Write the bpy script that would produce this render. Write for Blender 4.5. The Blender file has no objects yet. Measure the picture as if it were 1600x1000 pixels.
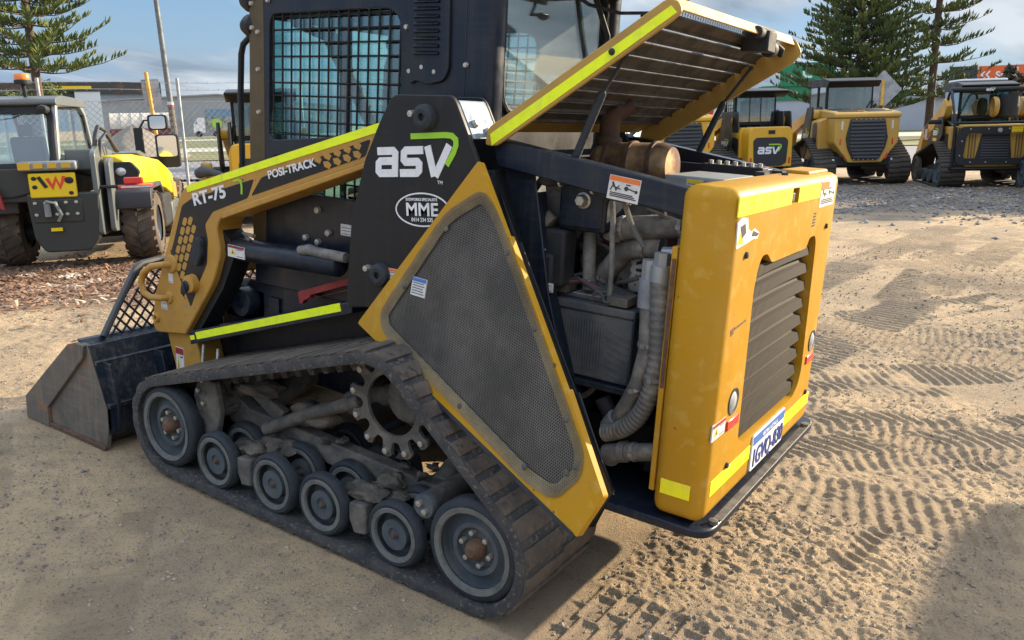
import bpy, bmesh, math, random
import numpy as np
from mathutils import Vector, Matrix, Quaternion
from mathutils.geometry import tessellate_polygon
random.seed(7)
SC = bpy.context.scene
COL = SC.collection
R = math.radians

# ------------------------------------------------------------ camera, sky, sun, exposure
cam_d = bpy.data.cameras.new('camera')
cam = bpy.data.objects.new('camera', cam_d)
COL.objects.link(cam)
CW = Vector((-2.1734, 2.866, 1.6127))
cr = Vector((-.8322, -.5522, .0497)); cu = Vector((.1785, -.1823, .9669)); cdv = Vector((.5254, -.8133, -.25))
cr.normalize(); cdv.normalize(); cu = cr.cross(cdv).normalized(); cdv = cu.cross(cr)
m = Matrix((cr, cu, -cdv)).transposed().to_4x4()
m.translation = CW
cam.matrix_world = m
cam_d.sensor_width = 36
cam_d.lens = 36 * 1302.6 / 1600
cam_d.clip_start = .05
cam_d.clip_end = 3000
SC.camera = cam

SUN_EL, SUN_AZ = 21.0, 28.0      # the sun stands behind the machine's far side, a touch to its rear
S = Vector((-math.sin(R(SUN_AZ)) * math.cos(R(SUN_EL)), -math.cos(R(SUN_AZ)) * math.cos(R(SUN_EL)), math.sin(R(SUN_EL))))
sl = bpy.data.lights.new('sun', 'SUN')
sl.energy = 4.5
sl.angle = R(.55)
sl.color = (1, .83, .60)
so = bpy.data.objects.new('sun', sl)
so.rotation_euler = S.to_track_quat('Z', 'Y').to_euler()
so.location = (0, -20, 12)
COL.objects.link(so)

W = bpy.data.worlds.new('World')
SC.world = W
W.use_nodes = True
nt = W.node_tree
nt.nodes.clear()
N = nt.nodes.new
L = nt.links.new
def wmath(op, a, b=None, c=None):
    n = N('ShaderNodeMath'); n.operation = op
    for i, v in enumerate((a, b, c)):
        if v is None: continue
        if isinstance(v, (int, float)): n.inputs[i].default_value = v
        else: L(v, n.inputs[i])
    return n.outputs[0]
sky = N('ShaderNodeTexSky'); sky.sky_type = 'NISHITA'; sky.sun_disc = False
sky.sun_elevation = R(SUN_EL); sky.sun_rotation = R(180 + SUN_AZ)
sky.air_density = 1.0; sky.dust_density = .6; sky.ozone_density = 2.2
tc = N('ShaderNodeTexCoord')
sep = N('ShaderNodeSeparateXYZ'); L(tc.outputs['Generated'], sep.inputs[0])
zz = wmath('ADD', wmath('MAXIMUM', sep.outputs[2], 0.0), .16)
cmb = N('ShaderNodeCombineXYZ')
L(wmath('DIVIDE', sep.outputs[0], zz), cmb.inputs[0]); L(wmath('DIVIDE', sep.outputs[1], zz), cmb.inputs[1])
mp = N('ShaderNodeMapping'); mp.inputs['Scale'].default_value = (.75, .45, 1); mp.inputs['Rotation'].default_value = (0, 0, R(-35)); mp.inputs['Location'].default_value = (1.35, .4, 0)
L(cmb.outputs[0], mp.inputs[0])
nz = N('ShaderNodeTexNoise'); nz.inputs['Scale'].default_value = 1.1; nz.inputs['Detail'].default_value = 7; nz.inputs['Roughness'].default_value = .55; nz.inputs['Distortion'].default_value = .5
L(mp.outputs[0], nz.inputs['Vector'])
# more cloud towards the sun side (right of the picture)
bias = wmath('MULTIPLY', wmath('ADD', wmath('MULTIPLY', sep.outputs[0], -.75), wmath('MULTIPLY', sep.outputs[1], -.25)), .26)
cf = N('ShaderNodeMapRange'); cf.interpolation_type = 'SMOOTHSTEP'
cf.inputs[1].default_value = .36; cf.inputs[2].default_value = .54
L(wmath('ADD', nz.outputs[0], bias), cf.inputs[0])
nz2 = N('ShaderNodeTexNoise'); nz2.inputs['Scale'].default_value = 2.3; nz2.inputs['Detail'].default_value = 5
L(mp.outputs[0], nz2.inputs['Vector'])
cc = N('ShaderNodeMix'); cc.data_type = 'RGBA'
cc.inputs[6].default_value = (1.05, 1.35, 1.7, 1); cc.inputs[7].default_value = (2.9, 3.1, 3.3, 1)
cm = N('ShaderNodeMapRange'); cm.inputs[1].default_value = .36; cm.inputs[2].default_value = .62
L(nz2.outputs[0], cm.inputs[0]); L(cm.outputs[0], cc.inputs[0])
hz = N('ShaderNodeMapRange'); hz.inputs[1].default_value = 0; hz.inputs[2].default_value = .45; L(sep.outputs[2], hz.inputs[0])
bl = N('ShaderNodeMix'); bl.data_type = 'RGBA'; bl.inputs[6].default_value = (.78, 1.45, 2.4, 1); bl.inputs[7].default_value = (.22, .68, 1.6, 1); L(hz.outputs[0], bl.inputs[0])
sm_ = N('ShaderNodeMix'); sm_.data_type = 'RGBA'; sm_.inputs[0].default_value = .82; L(sky.outputs[0], sm_.inputs[6]); L(bl.outputs[2], sm_.inputs[7])
mx = N('ShaderNodeMix'); mx.data_type = 'RGBA'
L(wmath('MULTIPLY', cf.outputs[0], .9), mx.inputs[0]); L(sm_.outputs[2], mx.inputs[6]); L(cc.outputs[2], mx.inputs[7])
# unseen upper sky made brighter, added as fill light for the shaded sides
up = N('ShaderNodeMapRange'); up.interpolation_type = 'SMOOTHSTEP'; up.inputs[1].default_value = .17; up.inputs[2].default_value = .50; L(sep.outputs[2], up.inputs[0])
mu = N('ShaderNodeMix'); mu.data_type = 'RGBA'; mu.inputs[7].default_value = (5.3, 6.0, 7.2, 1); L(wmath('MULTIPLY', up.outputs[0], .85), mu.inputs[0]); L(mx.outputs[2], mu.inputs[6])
bg = N('ShaderNodeBackground'); bg.inputs[1].default_value = .104
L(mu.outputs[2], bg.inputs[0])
wo = N('ShaderNodeOutputWorld'); L(bg.outputs[0], wo.inputs[0])

SC.view_settings.view_transform = 'Standard'
SC.view_settings.look = 'None'
SC.view_settings.gamma = 1
SC.view_settings.exposure = 1.38

# ------------------------------------------------------------ materials
MATS = {}
def newmat(name):
    m = bpy.data.materials.new(name); m.use_nodes = True
    nt = m.node_tree; b = nt.nodes['Principled BSDF']
    return m, nt, b
def mat(name, col, rough=.5, metal=0., col2=None, scale=6., lo=.45, hi=.7, amt=1., bump=0., bscale=60., spec=.5, col3=None, s3=30., detail=6., coat=0., streak=None, chip=None, samt=.5):
    """noise-mottled procedural surface: col, broken by patches of col2 and fine specks of col3"""
    if name in MATS: return MATS[name]
    m, nt, b = newmat(name)
    n = nt.nodes.new; l = nt.links.new
    b.inputs['Roughness'].default_value = rough; b.inputs['Metallic'].default_value = metal
    b.inputs['Specular IOR Level'].default_value = spec
    b.inputs['Coat Weight'].default_value = coat
    tc = n('ShaderNodeTexCoord').outputs['Object']
    out = None
    if col2 is not None:
        t = n('ShaderNodeTexNoise'); t.inputs['Scale'].default_value = scale; t.inputs['Detail'].default_value = detail; t.inputs['Roughness'].default_value = .65
        l(tc, t.inputs['Vector'])
        r = n('ShaderNodeMapRange'); r.inputs[1].default_value = lo; r.inputs[2].default_value = hi; r.inputs[4].default_value = amt
        l(t.outputs[0], r.inputs[0])
        x = n('ShaderNodeMix'); x.data_type = 'RGBA'; x.inputs[6].default_value = (*col, 1); x.inputs[7].default_value = (*col2, 1)
        l(r.outputs[0], x.inputs[0]); out = x.outputs[2]
        rr = n('ShaderNodeMapRange'); rr.inputs[3].default_value = rough; rr.inputs[4].default_value = min(1, rough + .35)
        l(r.outputs[0], rr.inputs[0]); l(rr.outputs[0], b.inputs['Roughness'])
    if col3 is not None:
        t = n('ShaderNodeTexNoise'); t.inputs['Scale'].default_value = s3; t.inputs['Detail'].default_value = 4
        l(tc, t.inputs['Vector'])
        r = n('ShaderNodeMapRange'); r.inputs[1].default_value = .56; r.inputs[2].default_value = .68
        l(t.outputs[0], r.inputs[0])
        x = n('ShaderNodeMix'); x.data_type = 'RGBA'; x.inputs[7].default_value = (*col3, 1)
        if out is None: x.inputs[6].default_value = (*col, 1)
        else: l(out, x.inputs[6])
        l(r.outputs[0], x.inputs[0]); out = x.outputs[2]
    def over(fac, c):
        x = n('ShaderNodeMix'); x.data_type = 'RGBA'; x.inputs[7].default_value = (*c, 1); l(fac, x.inputs[0])
        if out is None: x.inputs[6].default_value = (*col, 1)
        else: l(out, x.inputs[6])
        return x.outputs[2]
    if streak is not None:            # long dusty runs and wipe marks
        for sc, rot in (((26, 26, 1.6), 0.), ((5, 60, 60), .5)):
            mpn = n('ShaderNodeMapping'); mpn.inputs['Scale'].default_value = sc; mpn.inputs['Rotation'].default_value = (0, rot, 0); l(tc, mpn.inputs[0])
            t = n('ShaderNodeTexNoise'); t.inputs['Scale'].default_value = 1.; t.inputs['Detail'].default_value = 5; t.inputs['Roughness'].default_value = .7; l(mpn.outputs[0], t.inputs['Vector'])
            r = n('ShaderNodeMapRange'); r.inputs[1].default_value = .52; r.inputs[2].default_value = .74; r.inputs[4].default_value = samt if rot == 0 else samt * .8; l(t.outputs[0], r.inputs[0])
            out = over(r.outputs[0], streak)
    if chip is not None:              # small paint chips
        v = n('ShaderNodeTexVoronoi'); v.inputs['Scale'].default_value = 17; v.inputs['Randomness'].default_value = 1; l(tc, v.inputs['Vector'])
        t = n('ShaderNodeTexNoise'); t.inputs['Scale'].default_value = 3.5; l(tc, t.inputs['Vector'])
        q = n('ShaderNodeMath'); q.operation = 'MULTIPLY_ADD'; l(t.outputs[0], q.inputs[0]); q.inputs[1].default_value = -.42; q.inputs[2].default_value = .31
        d = n('ShaderNodeMath'); d.operation = 'ADD'; l(v.outputs['Distance'], d.inputs[0]); l(q.outputs[0], d.inputs[1])
        r = n('ShaderNodeMapRange'); r.inputs[1].default_value = .150; r.inputs[2].default_value = .118; r.inputs[4].default_value = .85; l(d.outputs[0], r.inputs[0])
        out = over(r.outputs[0], chip)
    if out is None: b.inputs['Base Color'].default_value = (*col, 1)
    else: l(out, b.inputs['Base Color'])
    if bump:
        t = n('ShaderNodeTexNoise'); t.inputs['Scale'].default_value = bscale; t.inputs['Detail'].default_value = 5
        l(tc, t.inputs['Vector'])
        u = n('ShaderNodeBump'); u.inputs['Strength'].default_value = bump; u.inputs['Distance'].default_value = .02
        l(t.outputs[0], u.inputs['Height']); l(u.outputs[0], b.inputs['Normal'])
    MATS[name] = m
    return m

YEL = mat('yellow_paint', (.435, .225, .013), .46, spec=.14, col2=(.43, .25, .05), scale=4, lo=.48, hi=.8, amt=.7, col3=(.47, .275, .045), s3=22, bump=.03, bscale=18, streak=(.33, .195, .04), chip=(.10, .07, .045), samt=.38)
YELA = mat('arm_yellow_paint', (.43, .225, .03), .48, col2=(.31, .17, .04), scale=6, lo=.45, hi=.78, amt=.7, col3=(.36, .19, .04), s3=26, streak=(.33, .23, .11), chip=(.07, .05, .035), samt=.4)
YELN = mat('clean_yellow_paint', (.60, .36, .02), .35, col2=(.48, .29, .04), scale=3, amt=.6)
YELB = mat('bright_yellow_paint', (.75, .52, .0), .35, col2=(.65, .46, .03), scale=3, amt=.6)
TAN = mat('dull_gold_paint', (.40, .24, .045), .5, col2=(.30, .19, .06), scale=8, amt=.8)
NAVY = mat('black_blue_paint', (.007, .013, .026), .36, col2=(.04, .04, .038), scale=7, lo=.52, hi=.85, amt=.7, spec=.35, streak=(.07, .064, .055), samt=.4, bump=.03)
BLK = mat('black_paint', (.009, .0105, .014), .40, col2=(.020, .019, .017), scale=4, amt=.7, spec=.3, streak=(.045, .037, .027), samt=.3)
CABB = mat('cab_black_paint', (.007, .012, .024), .30, spec=.35, col2=(.018, .022, .03), scale=5, lo=.45, hi=.75, amt=.9, streak=(.045, .045, .043), samt=.4)
CABBR = mat('dusty_brown_black_paint', (.085, .056, .018), .45, col2=(.05, .036, .016), scale=4, lo=.4, hi=.7, amt=.9)
GRY = mat('charcoal_paint', (.045, .05, .05), .5, col2=(.08, .08, .075), scale=7, amt=.7)
LGRY = mat('light_grey_paint', (.22, .24, .24), .45, col2=(.14, .15, .15), scale=8, amt=.8)
RUB = mat('track_rubber', (.028, .030, .034), .75, col2=(.085, .078, .068), scale=14, lo=.4, hi=.75, amt=.85, bump=.25, bscale=90, col3=(.13, .11, .09), s3=60)
LUG = mat('dusty_tread_rubber', (.060, .050, .042), .8, col2=(.14, .11, .082), scale=9, lo=.4, hi=.7, amt=.9, bump=.3, bscale=70, col3=(.05, .042, .036), s3=35)
TYR = mat('wheel_rubber', (.014, .019, .026), .7, col2=(.04, .045, .05), scale=18, amt=.8, bump=.2, bscale=90)
WORN = mat('worn_grey_rubber', (.125, .128, .116), .85, col2=(.065, .07, .07), scale=14, amt=.9, bump=.2, bscale=80)
WHL = mat('dusty_wheel_metal', (.045, .058, .068), .7, col2=(.115, .12, .118), scale=8, lo=.42, hi=.78, amt=.85, bump=.12)
MUD = mat('caked_mud', (.062, .055, .047), .95, col2=(.15, .125, .098), scale=14, lo=.40, hi=.70, bump=1.0, bscale=34, col3=(.03, .028, .026), s3=15)
STEEL = mat('worn_steel', (.30, .29, .27), .55, .6, col2=(.16, .13, .10), scale=12, amt=.9)
CAST = mat('dusty_cast_iron', (.075, .072, .066), .85, .15, col2=(.20, .175, .145), scale=11, lo=.42, hi=.72, bump=.3, bscale=50)
BOLT = mat('zinc_bolt', (.50, .48, .43), .4, .7, col2=(.3, .27, .22), scale=40, amt=.7)
RUST = mat('rusty_hub', (.10, .055, .035), .8, .2, col2=(.17, .10, .06), scale=25, bump=.3)
EXH = mat('heat_stained_exhaust', (.36, .23, .11), .48, .65, bump=.06, bscale=25, col2=(.12, .06, .035), scale=7, lo=.38, hi=.62, amt=.95, col3=(.09, .05, .035), s3=5, streak=(.40, .31, .2), samt=.25)
EXHD = mat('rusty_exhaust', (.075, .045, .035), .7, .4, col2=(.16, .09, .05), scale=12)
HOSE = mat('dusty_hose', (.12, .118, .113), .7, col2=(.30, .275, .235), lo=.46, hi=.68, scale=14, amt=.9, bump=.1)
HOSED = mat('dark_hose', (.03, .03, .033), .6, col2=(.10, .095, .085), scale=15, amt=.8)
BATT = mat('dusty_battery_plastic', (.06, .068, .078), .7, col2=(.15, .145, .135), scale=8, lo=.42, hi=.75)
FLUO = mat('fluorescent_tape', (.78, .93, .0), .45, col2=(.66, .74, .03), scale=18, amt=.7, streak=(.52, .56, .10), samt=.5)
FLUO2 = mat('fluorescent_yellow_tape', (.90, .85, .0), .45, col2=(.76, .70, .03), scale=18, amt=.7, streak=(.60, .55, .12), samt=.5)
WHITE = mat('white_vinyl', (.70, .72, .74), .5, col2=(.55, .56, .57), scale=20, amt=.7)
PAPER = mat('sticker_white', (.60, .60, .58), .6, col2=(.45, .44, .42), scale=30, amt=.7)
LIME = mat('lime_vinyl', (.28, .55, .02), .5)
INK = mat('sticker_ink', (.03, .03, .035), .6)
ORNG = mat('sticker_orange', (.70, .17, .03), .5)
REDP = mat('red_paint', (.30, .025, .025), .55, col2=(.16, .03, .028), scale=14, amt=.8)
REDL = mat('red_reflector', (.62, .02, .015), .25, coat=.5)
BLUE = mat('sticker_blue', (.05, .14, .42), .5)
PLBL = mat('plate_blue_ink', (.03, .05, .22), .5)
SILV = mat('bare_plate', (.30, .35, .39), .45, .3, col2=(.14, .19, .25), scale=16, lo=.4, hi=.65)
BUCK = mat('worn_bucket_steel', (.105, .095, .082), .6, .25, col2=(.18, .145, .11), scale=7, lo=.4, hi=.7, col3=(.25, .12, .06), s3=9, bump=.15, bscale=30, streak=(.26, .22, .17), samt=.5)
SCR = mat('scraped_navy_paint', (.008, .014, .026), .4, col2=(.09, .085, .08), scale=4, lo=.58, hi=.85, amt=.8, col3=(.016, .02, .03), s3=22, streak=(.16, .15, .13), samt=.5, chip=(.22, .19, .16))
LIDU = mat('hood_underside', (.050, .042, .034), .6, .2, col2=(.032, .029, .027), scale=9, col3=(.09, .058, .03), s3=14)
INT = mat('engine_dark', (.010, .012, .015), .7, col2=(.03, .03, .03), scale=12)
ENGR = mat('engine_red_brown', (.09, .03, .022), .7, col2=(.12, .07, .05), scale=14)
LENS = mat('lamp_lens', (.55, .58, .60), .15, .3, col2=(.35, .37, .38), scale=60)
AMBER = mat('amber_lens', (.75, .20, .02), .2, coat=.5)
CONC = mat('grey_concrete', (.30, .30, .29), .85, col2=(.22, .22, .21), scale=2)
WOOD = mat('weathered_pole_wood', (.16, .13, .10), .9, col2=(.09, .075, .06), scale=5)
GALV = mat('galvanised_steel', (.33, .35, .37), .5, .5, col2=(.22, .24, .26), scale=5)
POSTY = mat('yellow_post_paint', (.62, .36, .05), .6, col2=(.42, .25, .06), scale=9)

def glass(name, tint, refl=.12, rough=.02, dust=0.):
    m, nt, b = newmat(name); n = nt.nodes.new; l = nt.links.new
    nt.nodes.remove(b)
    t = n('ShaderNodeBsdfTransparent'); t.inputs[0].default_value = (*tint, 1)
    g = n('ShaderNodeBsdfGlossy'); g.inputs[0].default_value = (.9, .95, 1, 1); g.inputs[1].default_value = rough
    lw = n('ShaderNodeLayerWeight'); lw.inputs[0].default_value = .35
    r = n('ShaderNodeMapRange'); r.inputs[3].default_value = refl * .5; r.inputs[4].default_value = min(.8, refl * 4)
    l(lw.outputs[1], r.inputs[0])
    x = n('ShaderNodeMixShader'); l(r.outputs[0], x.inputs[0]); l(t.outputs[0], x.inputs[1]); l(g.outputs[0], x.inputs[2])
    o = x.outputs[0]
    if dust:
        d = n('ShaderNodeBsdfDiffuse'); d.inputs[0].default_value = (.55, .55, .52, 1)
        nz = n('ShaderNodeTexNoise'); nz.inputs['Scale'].default_value = 5; nz.inputs['Detail'].default_value = 6
        tc = n('ShaderNodeTexCoord'); l(tc.outputs['Object'], nz.inputs['Vector'])
        rr = n('ShaderNodeMapRange'); rr.inputs[1].default_value = .3; rr.inputs[2].default_value = .8; rr.inputs[4].default_value = dust; l(nz.outputs[0], rr.inputs[0])
        y = n('ShaderNodeMixShader'); l(rr.outputs[0], y.inputs[0]); l(o, y.inputs[1]); l(d.outputs[0], y.inputs[2]); o = y.outputs[0]
    l(o, nt.nodes['Material Output'].inputs[0])
    MATS[name] = m
    return m
GLS = glass('teal_cab_glass', (.74, .91, .91), .12)
GLSR = glass('dusty_rear_glass', (.66, .84, .86), .10, .03, .20)
GLSB = glass('dark_teal_glass', (.52, .68, .68), .22, .03, .06)
MIRR = mat('mirror_glass', (.7, .75, .8), .05, 1.)

def perforated(name, col, pitch, hole, metal=.2):
    """sheet punched with staggered round holes"""
    m, nt, b = newmat(name); n = nt.nodes.new; l = nt.links.new
    b.inputs['Base Color'].default_value = (*col, 1); b.inputs['Roughness'].default_value = .55; b.inputs['Metallic'].default_value = metal
    uv = n('ShaderNodeTexCoord'); sp = n('ShaderNodeSeparateXYZ'); l(uv.outputs['UV'], sp.inputs[0])
    def M(op, a, b=None):
        k = n('ShaderNodeMath'); k.operation = op
        for i, v in enumerate((a, b)):
            if v is None: continue
            if isinstance(v, (int, float)): k.inputs[i].default_value = v
            else: l(v, k.inputs[i])
        return k.outputs[0]
    x = M('DIVIDE', sp.outputs[0], pitch); y = M('DIVIDE', sp.outputs[1], pitch * .866)
    row = M('FLOOR', y)
    xs = M('ADD', x, M('MULTIPLY', M('MODULO', row, 2.), .5))
    fx = M('SUBTRACT', M('FRACT', xs), .5); fy = M('MULTIPLY', M('SUBTRACT', M('FRACT', y), .5), .866)
    d = M('SQRT', M('ADD', M('MULTIPLY', fx, fx), M('MULTIPLY', fy, fy)))
    a = M('GREATER_THAN', d, hole)
    nzp = n('ShaderNodeTexNoise'); nzp.inputs['Scale'].default_value = 4.5; nzp.inputs['Detail'].default_value = 7; nzp.inputs['Roughness'].default_value = .7; l(uv.outputs['Object'], nzp.inputs['Vector'])
    rp = n('ShaderNodeMapRange'); rp.inputs[1].default_value = .40; rp.inputs[2].default_value = .72; l(nzp.outputs[0], rp.inputs[0])
    xp = n('ShaderNodeMix'); xp.data_type = 'RGBA'; xp.inputs[6].default_value = (*[c * .75 for c in col], 1); xp.inputs[7].default_value = (*[c * 1.7 for c in col], 1); l(rp.outputs[0], xp.inputs[0]); l(xp.outputs[2], b.inputs['Base Color'])
    l(a, b.inputs['Alpha'])
    MATS[name] = m
    return m
PERF = perforated('perforated_steel', (.108, .098, .084), .0085, .33)
PERFL = perforated('perforated_underside', (.16, .14, .12), .012, .34)

# ------------------------------------------------------------ mesh collector
def rnd(pts, r, n=4, only=None):
    """round the corners of a 2-D polygon"""
    out = []; k = len(pts)
    for i in range(k):
        p0, p1, p2 = Vector(pts[i - 1]), Vector(pts[i]), Vector(pts[(i + 1) % k])
        rr = r[i] if isinstance(r, (list, tuple)) else r
        if (only is not None and i not in only) or rr <= 0: out.append(tuple(p1)); continue
        a = (p0 - p1); b = (p2 - p1); q = min(rr, a.length * .48, b.length * .48)
        a.normalize(); b.normalize()
        for j in range(n + 1):
            t = j / n
            out.append(tuple((p1 + a * q) * (1 - t) ** 2 + p1 * 2 * t * (1 - t) + (p1 + b * q) * t * t))
    return out
class MB:
    def __init__(s): s.v = []; s.f = []; s.mi = []; s.cur = 0
    def add(s, vs, fs):
        o = len(s.v); s.v += [tuple(v) for v in vs]
        for f in fs: s.f.append([i + o for i in f]); s.mi.append(s.cur)
        return s
    def box(s, x0, x1, y0, y1, z0, z1):
        return s.add([(x, y, z) for x in (x0, x1) for y in (y0, y1) for z in (z0, z1)], [(0, 1, 3, 2), (4, 6, 7, 5), (0, 4, 5, 1), (2, 3, 7, 6), (0, 2, 6, 4), (1, 5, 7, 3)])
    def obox(s, c, sz, M=None):
        c = Vector(c); M = M or Matrix.Identity(3)
        return s.add([c + M @ Vector((x * sz[0] / 2, y * sz[1] / 2, z * sz[2] / 2)) for x in (-1, 1) for y in (-1, 1) for z in (-1, 1)], [(0, 1, 3, 2), (4, 6, 7, 5), (0, 4, 5, 1), (2, 3, 7, 6), (0, 2, 6, 4), (1, 5, 7, 3)])
    def prism(s, poly, ax, a, b, hole=None, F=None):
        """polygon in the two axes other than ax, extruded from a to b; F maps (u,v,w) to xyz instead of ax"""
        if F is None:
            F = {'Y': lambda u, v, w: (u, w, v), 'X': lambda u, v, w: (w, u, v), 'Z': lambda u, v, w: (u, v, w)}[ax]
        loops = [poly] + ([] if hole is None else (hole if isinstance(hole[0][0], (list, tuple)) else [hole]))
        al = [p for lp in loops for p in lp]; n = len(al)
        vs = [F(p[0], p[1], a) for p in al] + [F(p[0], p[1], b) for p in al]
        fs = []
        if len(loops) == 1: fs += [list(range(n)), list(range(n, 2 * n))]
        else:
            for t in tessellate_polygon([[Vector((p[0], p[1], 0)) for p in lp] for lp in loops]):
                fs += [list(t), [i + n for i in t]]
        o = 0
        for lp in loops:
            k = len(lp)
            fs += [[o + i, o + (i + 1) % k, n + o + (i + 1) % k, n + o + i] for i in range(k)]
            o += k
        return s.add(vs, fs)
    def tube(s, pts, r, n=8, closed=False, cap=True):
        P = [Vector(p) for p in pts]; k = len(P); rs = r if isinstance(r, (list, tuple)) else [r] * k
        vs = []; nrm = None
        for i in range(k):
            a = P[i - 1] if (i > 0 or closed) else P[i]; b = P[(i + 1) % k] if (i < k - 1 or closed) else P[i]
            t = (b - a).normalized()
            if nrm is None:
                nrm = t.cross(Vector((0, 0, 1)) if abs(t.z) < .9 else Vector((1, 0, 0))).normalized()
            nrm = (nrm - t * nrm.dot(t)).normalized(); bi = t.cross(nrm)
            for j in range(n):
                g = 2 * math.pi * j / n
                vs.append(P[i] + (nrm * math.cos(g) + bi * math.sin(g)) * rs[i])
        fs = [[i * n + j, i * n + (j + 1) % n, ((i + 1) % k) * n + (j + 1) % n, ((i + 1) % k) * n + j] for i in range(k if closed else k - 1) for j in range(n)]
        if cap and not closed: fs += [list(range(n)), [(k - 1) * n + j for j in range(n)]]
        return s.add(vs, fs)
    def cyl(s, a, b, r, r2=None, n=16): return s.tube([a, b], [r, r if r2 is None else r2], n)
    def lathe(s, prof, o, ax, n=32):
        """profile of (radius, height along axis)"""
        o = Vector(o); ax = Vector(ax).normalized()
        u = ax.cross(Vector((0, 0, 1)) if abs(ax.z) < .9 else Vector((1, 0, 0))).normalized(); w = ax.cross(u)
        vs = []; fs = []; k = len(prof)
        for r, h in prof:
            for j in range(n):
                g = 2 * math.pi * j / n; vs.append(o + ax * h + (u * math.cos(g) + w * math.sin(g)) * r)
        fs = [[i * n + j, i * n + (j + 1) % n, (i + 1) * n + (j + 1) % n, (i + 1) * n + j] for i in range(k - 1) for j in range(n)]
        return s.add(vs, fs)
    def blob(s, c, rad, seed=0, amp=.25, sub=2):
        bm = bmesh.new(); bmesh.ops.create_icosphere(bm, subdivisions=sub, radius=1)
        rg = random.Random(seed); ph = [(Vector((rg.uniform(-6, 6), rg.uniform(-6, 6), rg.uniform(-6, 6))), rg.uniform(0, 6)) for _ in range(5)]
        vs = []
        for v in bm.verts:
            d = 1 + amp * sum(math.sin(v.co.dot(k) + p) for k, p in ph) / 3
            vs.append(Vector(c) + Vector((v.co.x * rad[0], v.co.y * rad[1], v.co.z * rad[2])) * d)
        fs = [[v.index for v in f.verts] for f in bm.faces]; bm.free()
        return s.add(vs, fs)
    def strokes(s, lines, w, F, d0, d1):
        """flat mitred strokes (list of 2-D polylines) stamped as thin solids"""
        for q, pl in enumerate(lines):
            P = [Vector(p) for p in pl]; k = len(P); a = []; b = []
            for i in range(k):
                d1_ = (P[i] - P[i - 1]).normalized() if i else (P[1] - P[0]).normalized()
                d2_ = (P[i + 1] - P[i]).normalized() if i < k - 1 else d1_
                n1 = Vector((-d1_.y, d1_.x)); n2 = Vector((-d2_.y, d2_.x)); mm = (n1 + n2)
                mm = mm / max(.35, (1 + n1.dot(n2)))
                ww = w[q] if isinstance(w, (list, tuple)) else w
                a.append(P[i] + mm * ww / 2); b.append(P[i] - mm * ww / 2)
            e = .00025 * q
            for i in range(k - 1):
                s.prism([tuple(a[i]), tuple(a[i + 1]), tuple(b[i + 1]), tuple(b[i])], None, d0 - .002, d1 + e + .0001 * (i % 2), F=F)
        return s
    def build(s, name, mats, parent=None, bevel=0., seg=2, smooth=40, label=None, uvax=None, norm=True):
        me = bpy.data.meshes.new(name)
        me.from_pydata(s.v, [], s.f)
        if norm:
            bm = bmesh.new(); bm.from_mesh(me); bmesh.ops.recalc_face_normals(bm, faces=bm.faces); bm.to_mesh(me); bm.free()
        if not isinstance(mats, (list, tuple)): mats = [mats]
        for q in mats: me.materials.append(q)
        if len(mats) > 1: me.polygons.foreach_set('material_index', s.mi)
        if smooth:
            me.polygons.foreach_set('use_smooth', [True] * len(me.polygons)); me.set_sharp_from_angle(angle=R(smooth))
        if uvax:
            U = me.uv_layers.new(name='UVMap')
            u, w = Vector(uvax[0]), Vector(uvax[1])
            for lp in me.loops:
                c = me.vertices[lp.vertex_index].co; U.data[lp.index].uv = (c.dot(u) + 5, c.dot(w) + 5)
        o = bpy.data.objects.new(name, me); COL.objects.link(o)
        if parent is not None: o.parent = parent
        if bevel:
            b = o.modifiers.new('bevel', 'BEVEL'); b.width = bevel; b.segments = seg; b.limit_method = 'ANGLE'; b.angle_limit = R(35); b.harden_normals = False
        if label: o['label'] = label
        return o
def thing(name, label, cat, loc=(0, 0, 0), group=None, rot=None):
    o = bpy.data.objects.new(name, None); COL.objects.link(o); o.location = loc
    if rot is not None: o.rotation_euler = rot
    o['label'] = label; o['category'] = cat
    if group: o['group'] = group
    o.empty_display_size = .2
    return o
def tag(o, label, cat, group=None, kind=None):
    if label: o['label'] = label
    if cat: o['category'] = cat
    if group: o['group'] = group
    if kind: o['kind'] = kind
    return o
def dup(o, parent=None):
    c = o.copy(); COL.objects.link(c)
    if parent is not None: c.parent = parent
    for ch in list(o.children): dup(ch, c)
    return c
def frame(o, x, y):
    """F for prism/strokes/text: origin o, right x, up y, out x*y"""
    o, x, y = Vector(o), Vector(x).normalized(), Vector(y).normalized(); z = x.cross(y).normalized(); y = z.cross(x)
    return (lambda u, v, w: o + x * u + y * v + z * w), Matrix((x, y, z)).transposed().to_4x4(), o
def text(name, body, o, x, y, h, mt, parent, bold=.0, sx=1., shear=0., center=False, lift=.002, space=1.):
    c = bpy.data.curves.new(name, 'FONT'); c.body = body; c.size = h * 1.38; c.extrude = .0008; c.offset = bold; c.shear = shear; c.space_character = space
    if center: c.align_x = 'CENTER'
    ob = bpy.data.objects.new(name, c)
    me = bpy.data.meshes.new_from_object(ob); bpy.data.objects.remove(ob)
    F, M, O = frame(o, x, y)
    M = Matrix.Translation(F(0, 0, lift)) @ M @ Matrix.Diagonal((sx, 1, 1, 1))
    me.transform(M); me.materials.clear(); me.materials.append(mt)
    q = bpy.data.objects.new(name, me); COL.objects.link(q); q.parent = parent
    return q
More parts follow.
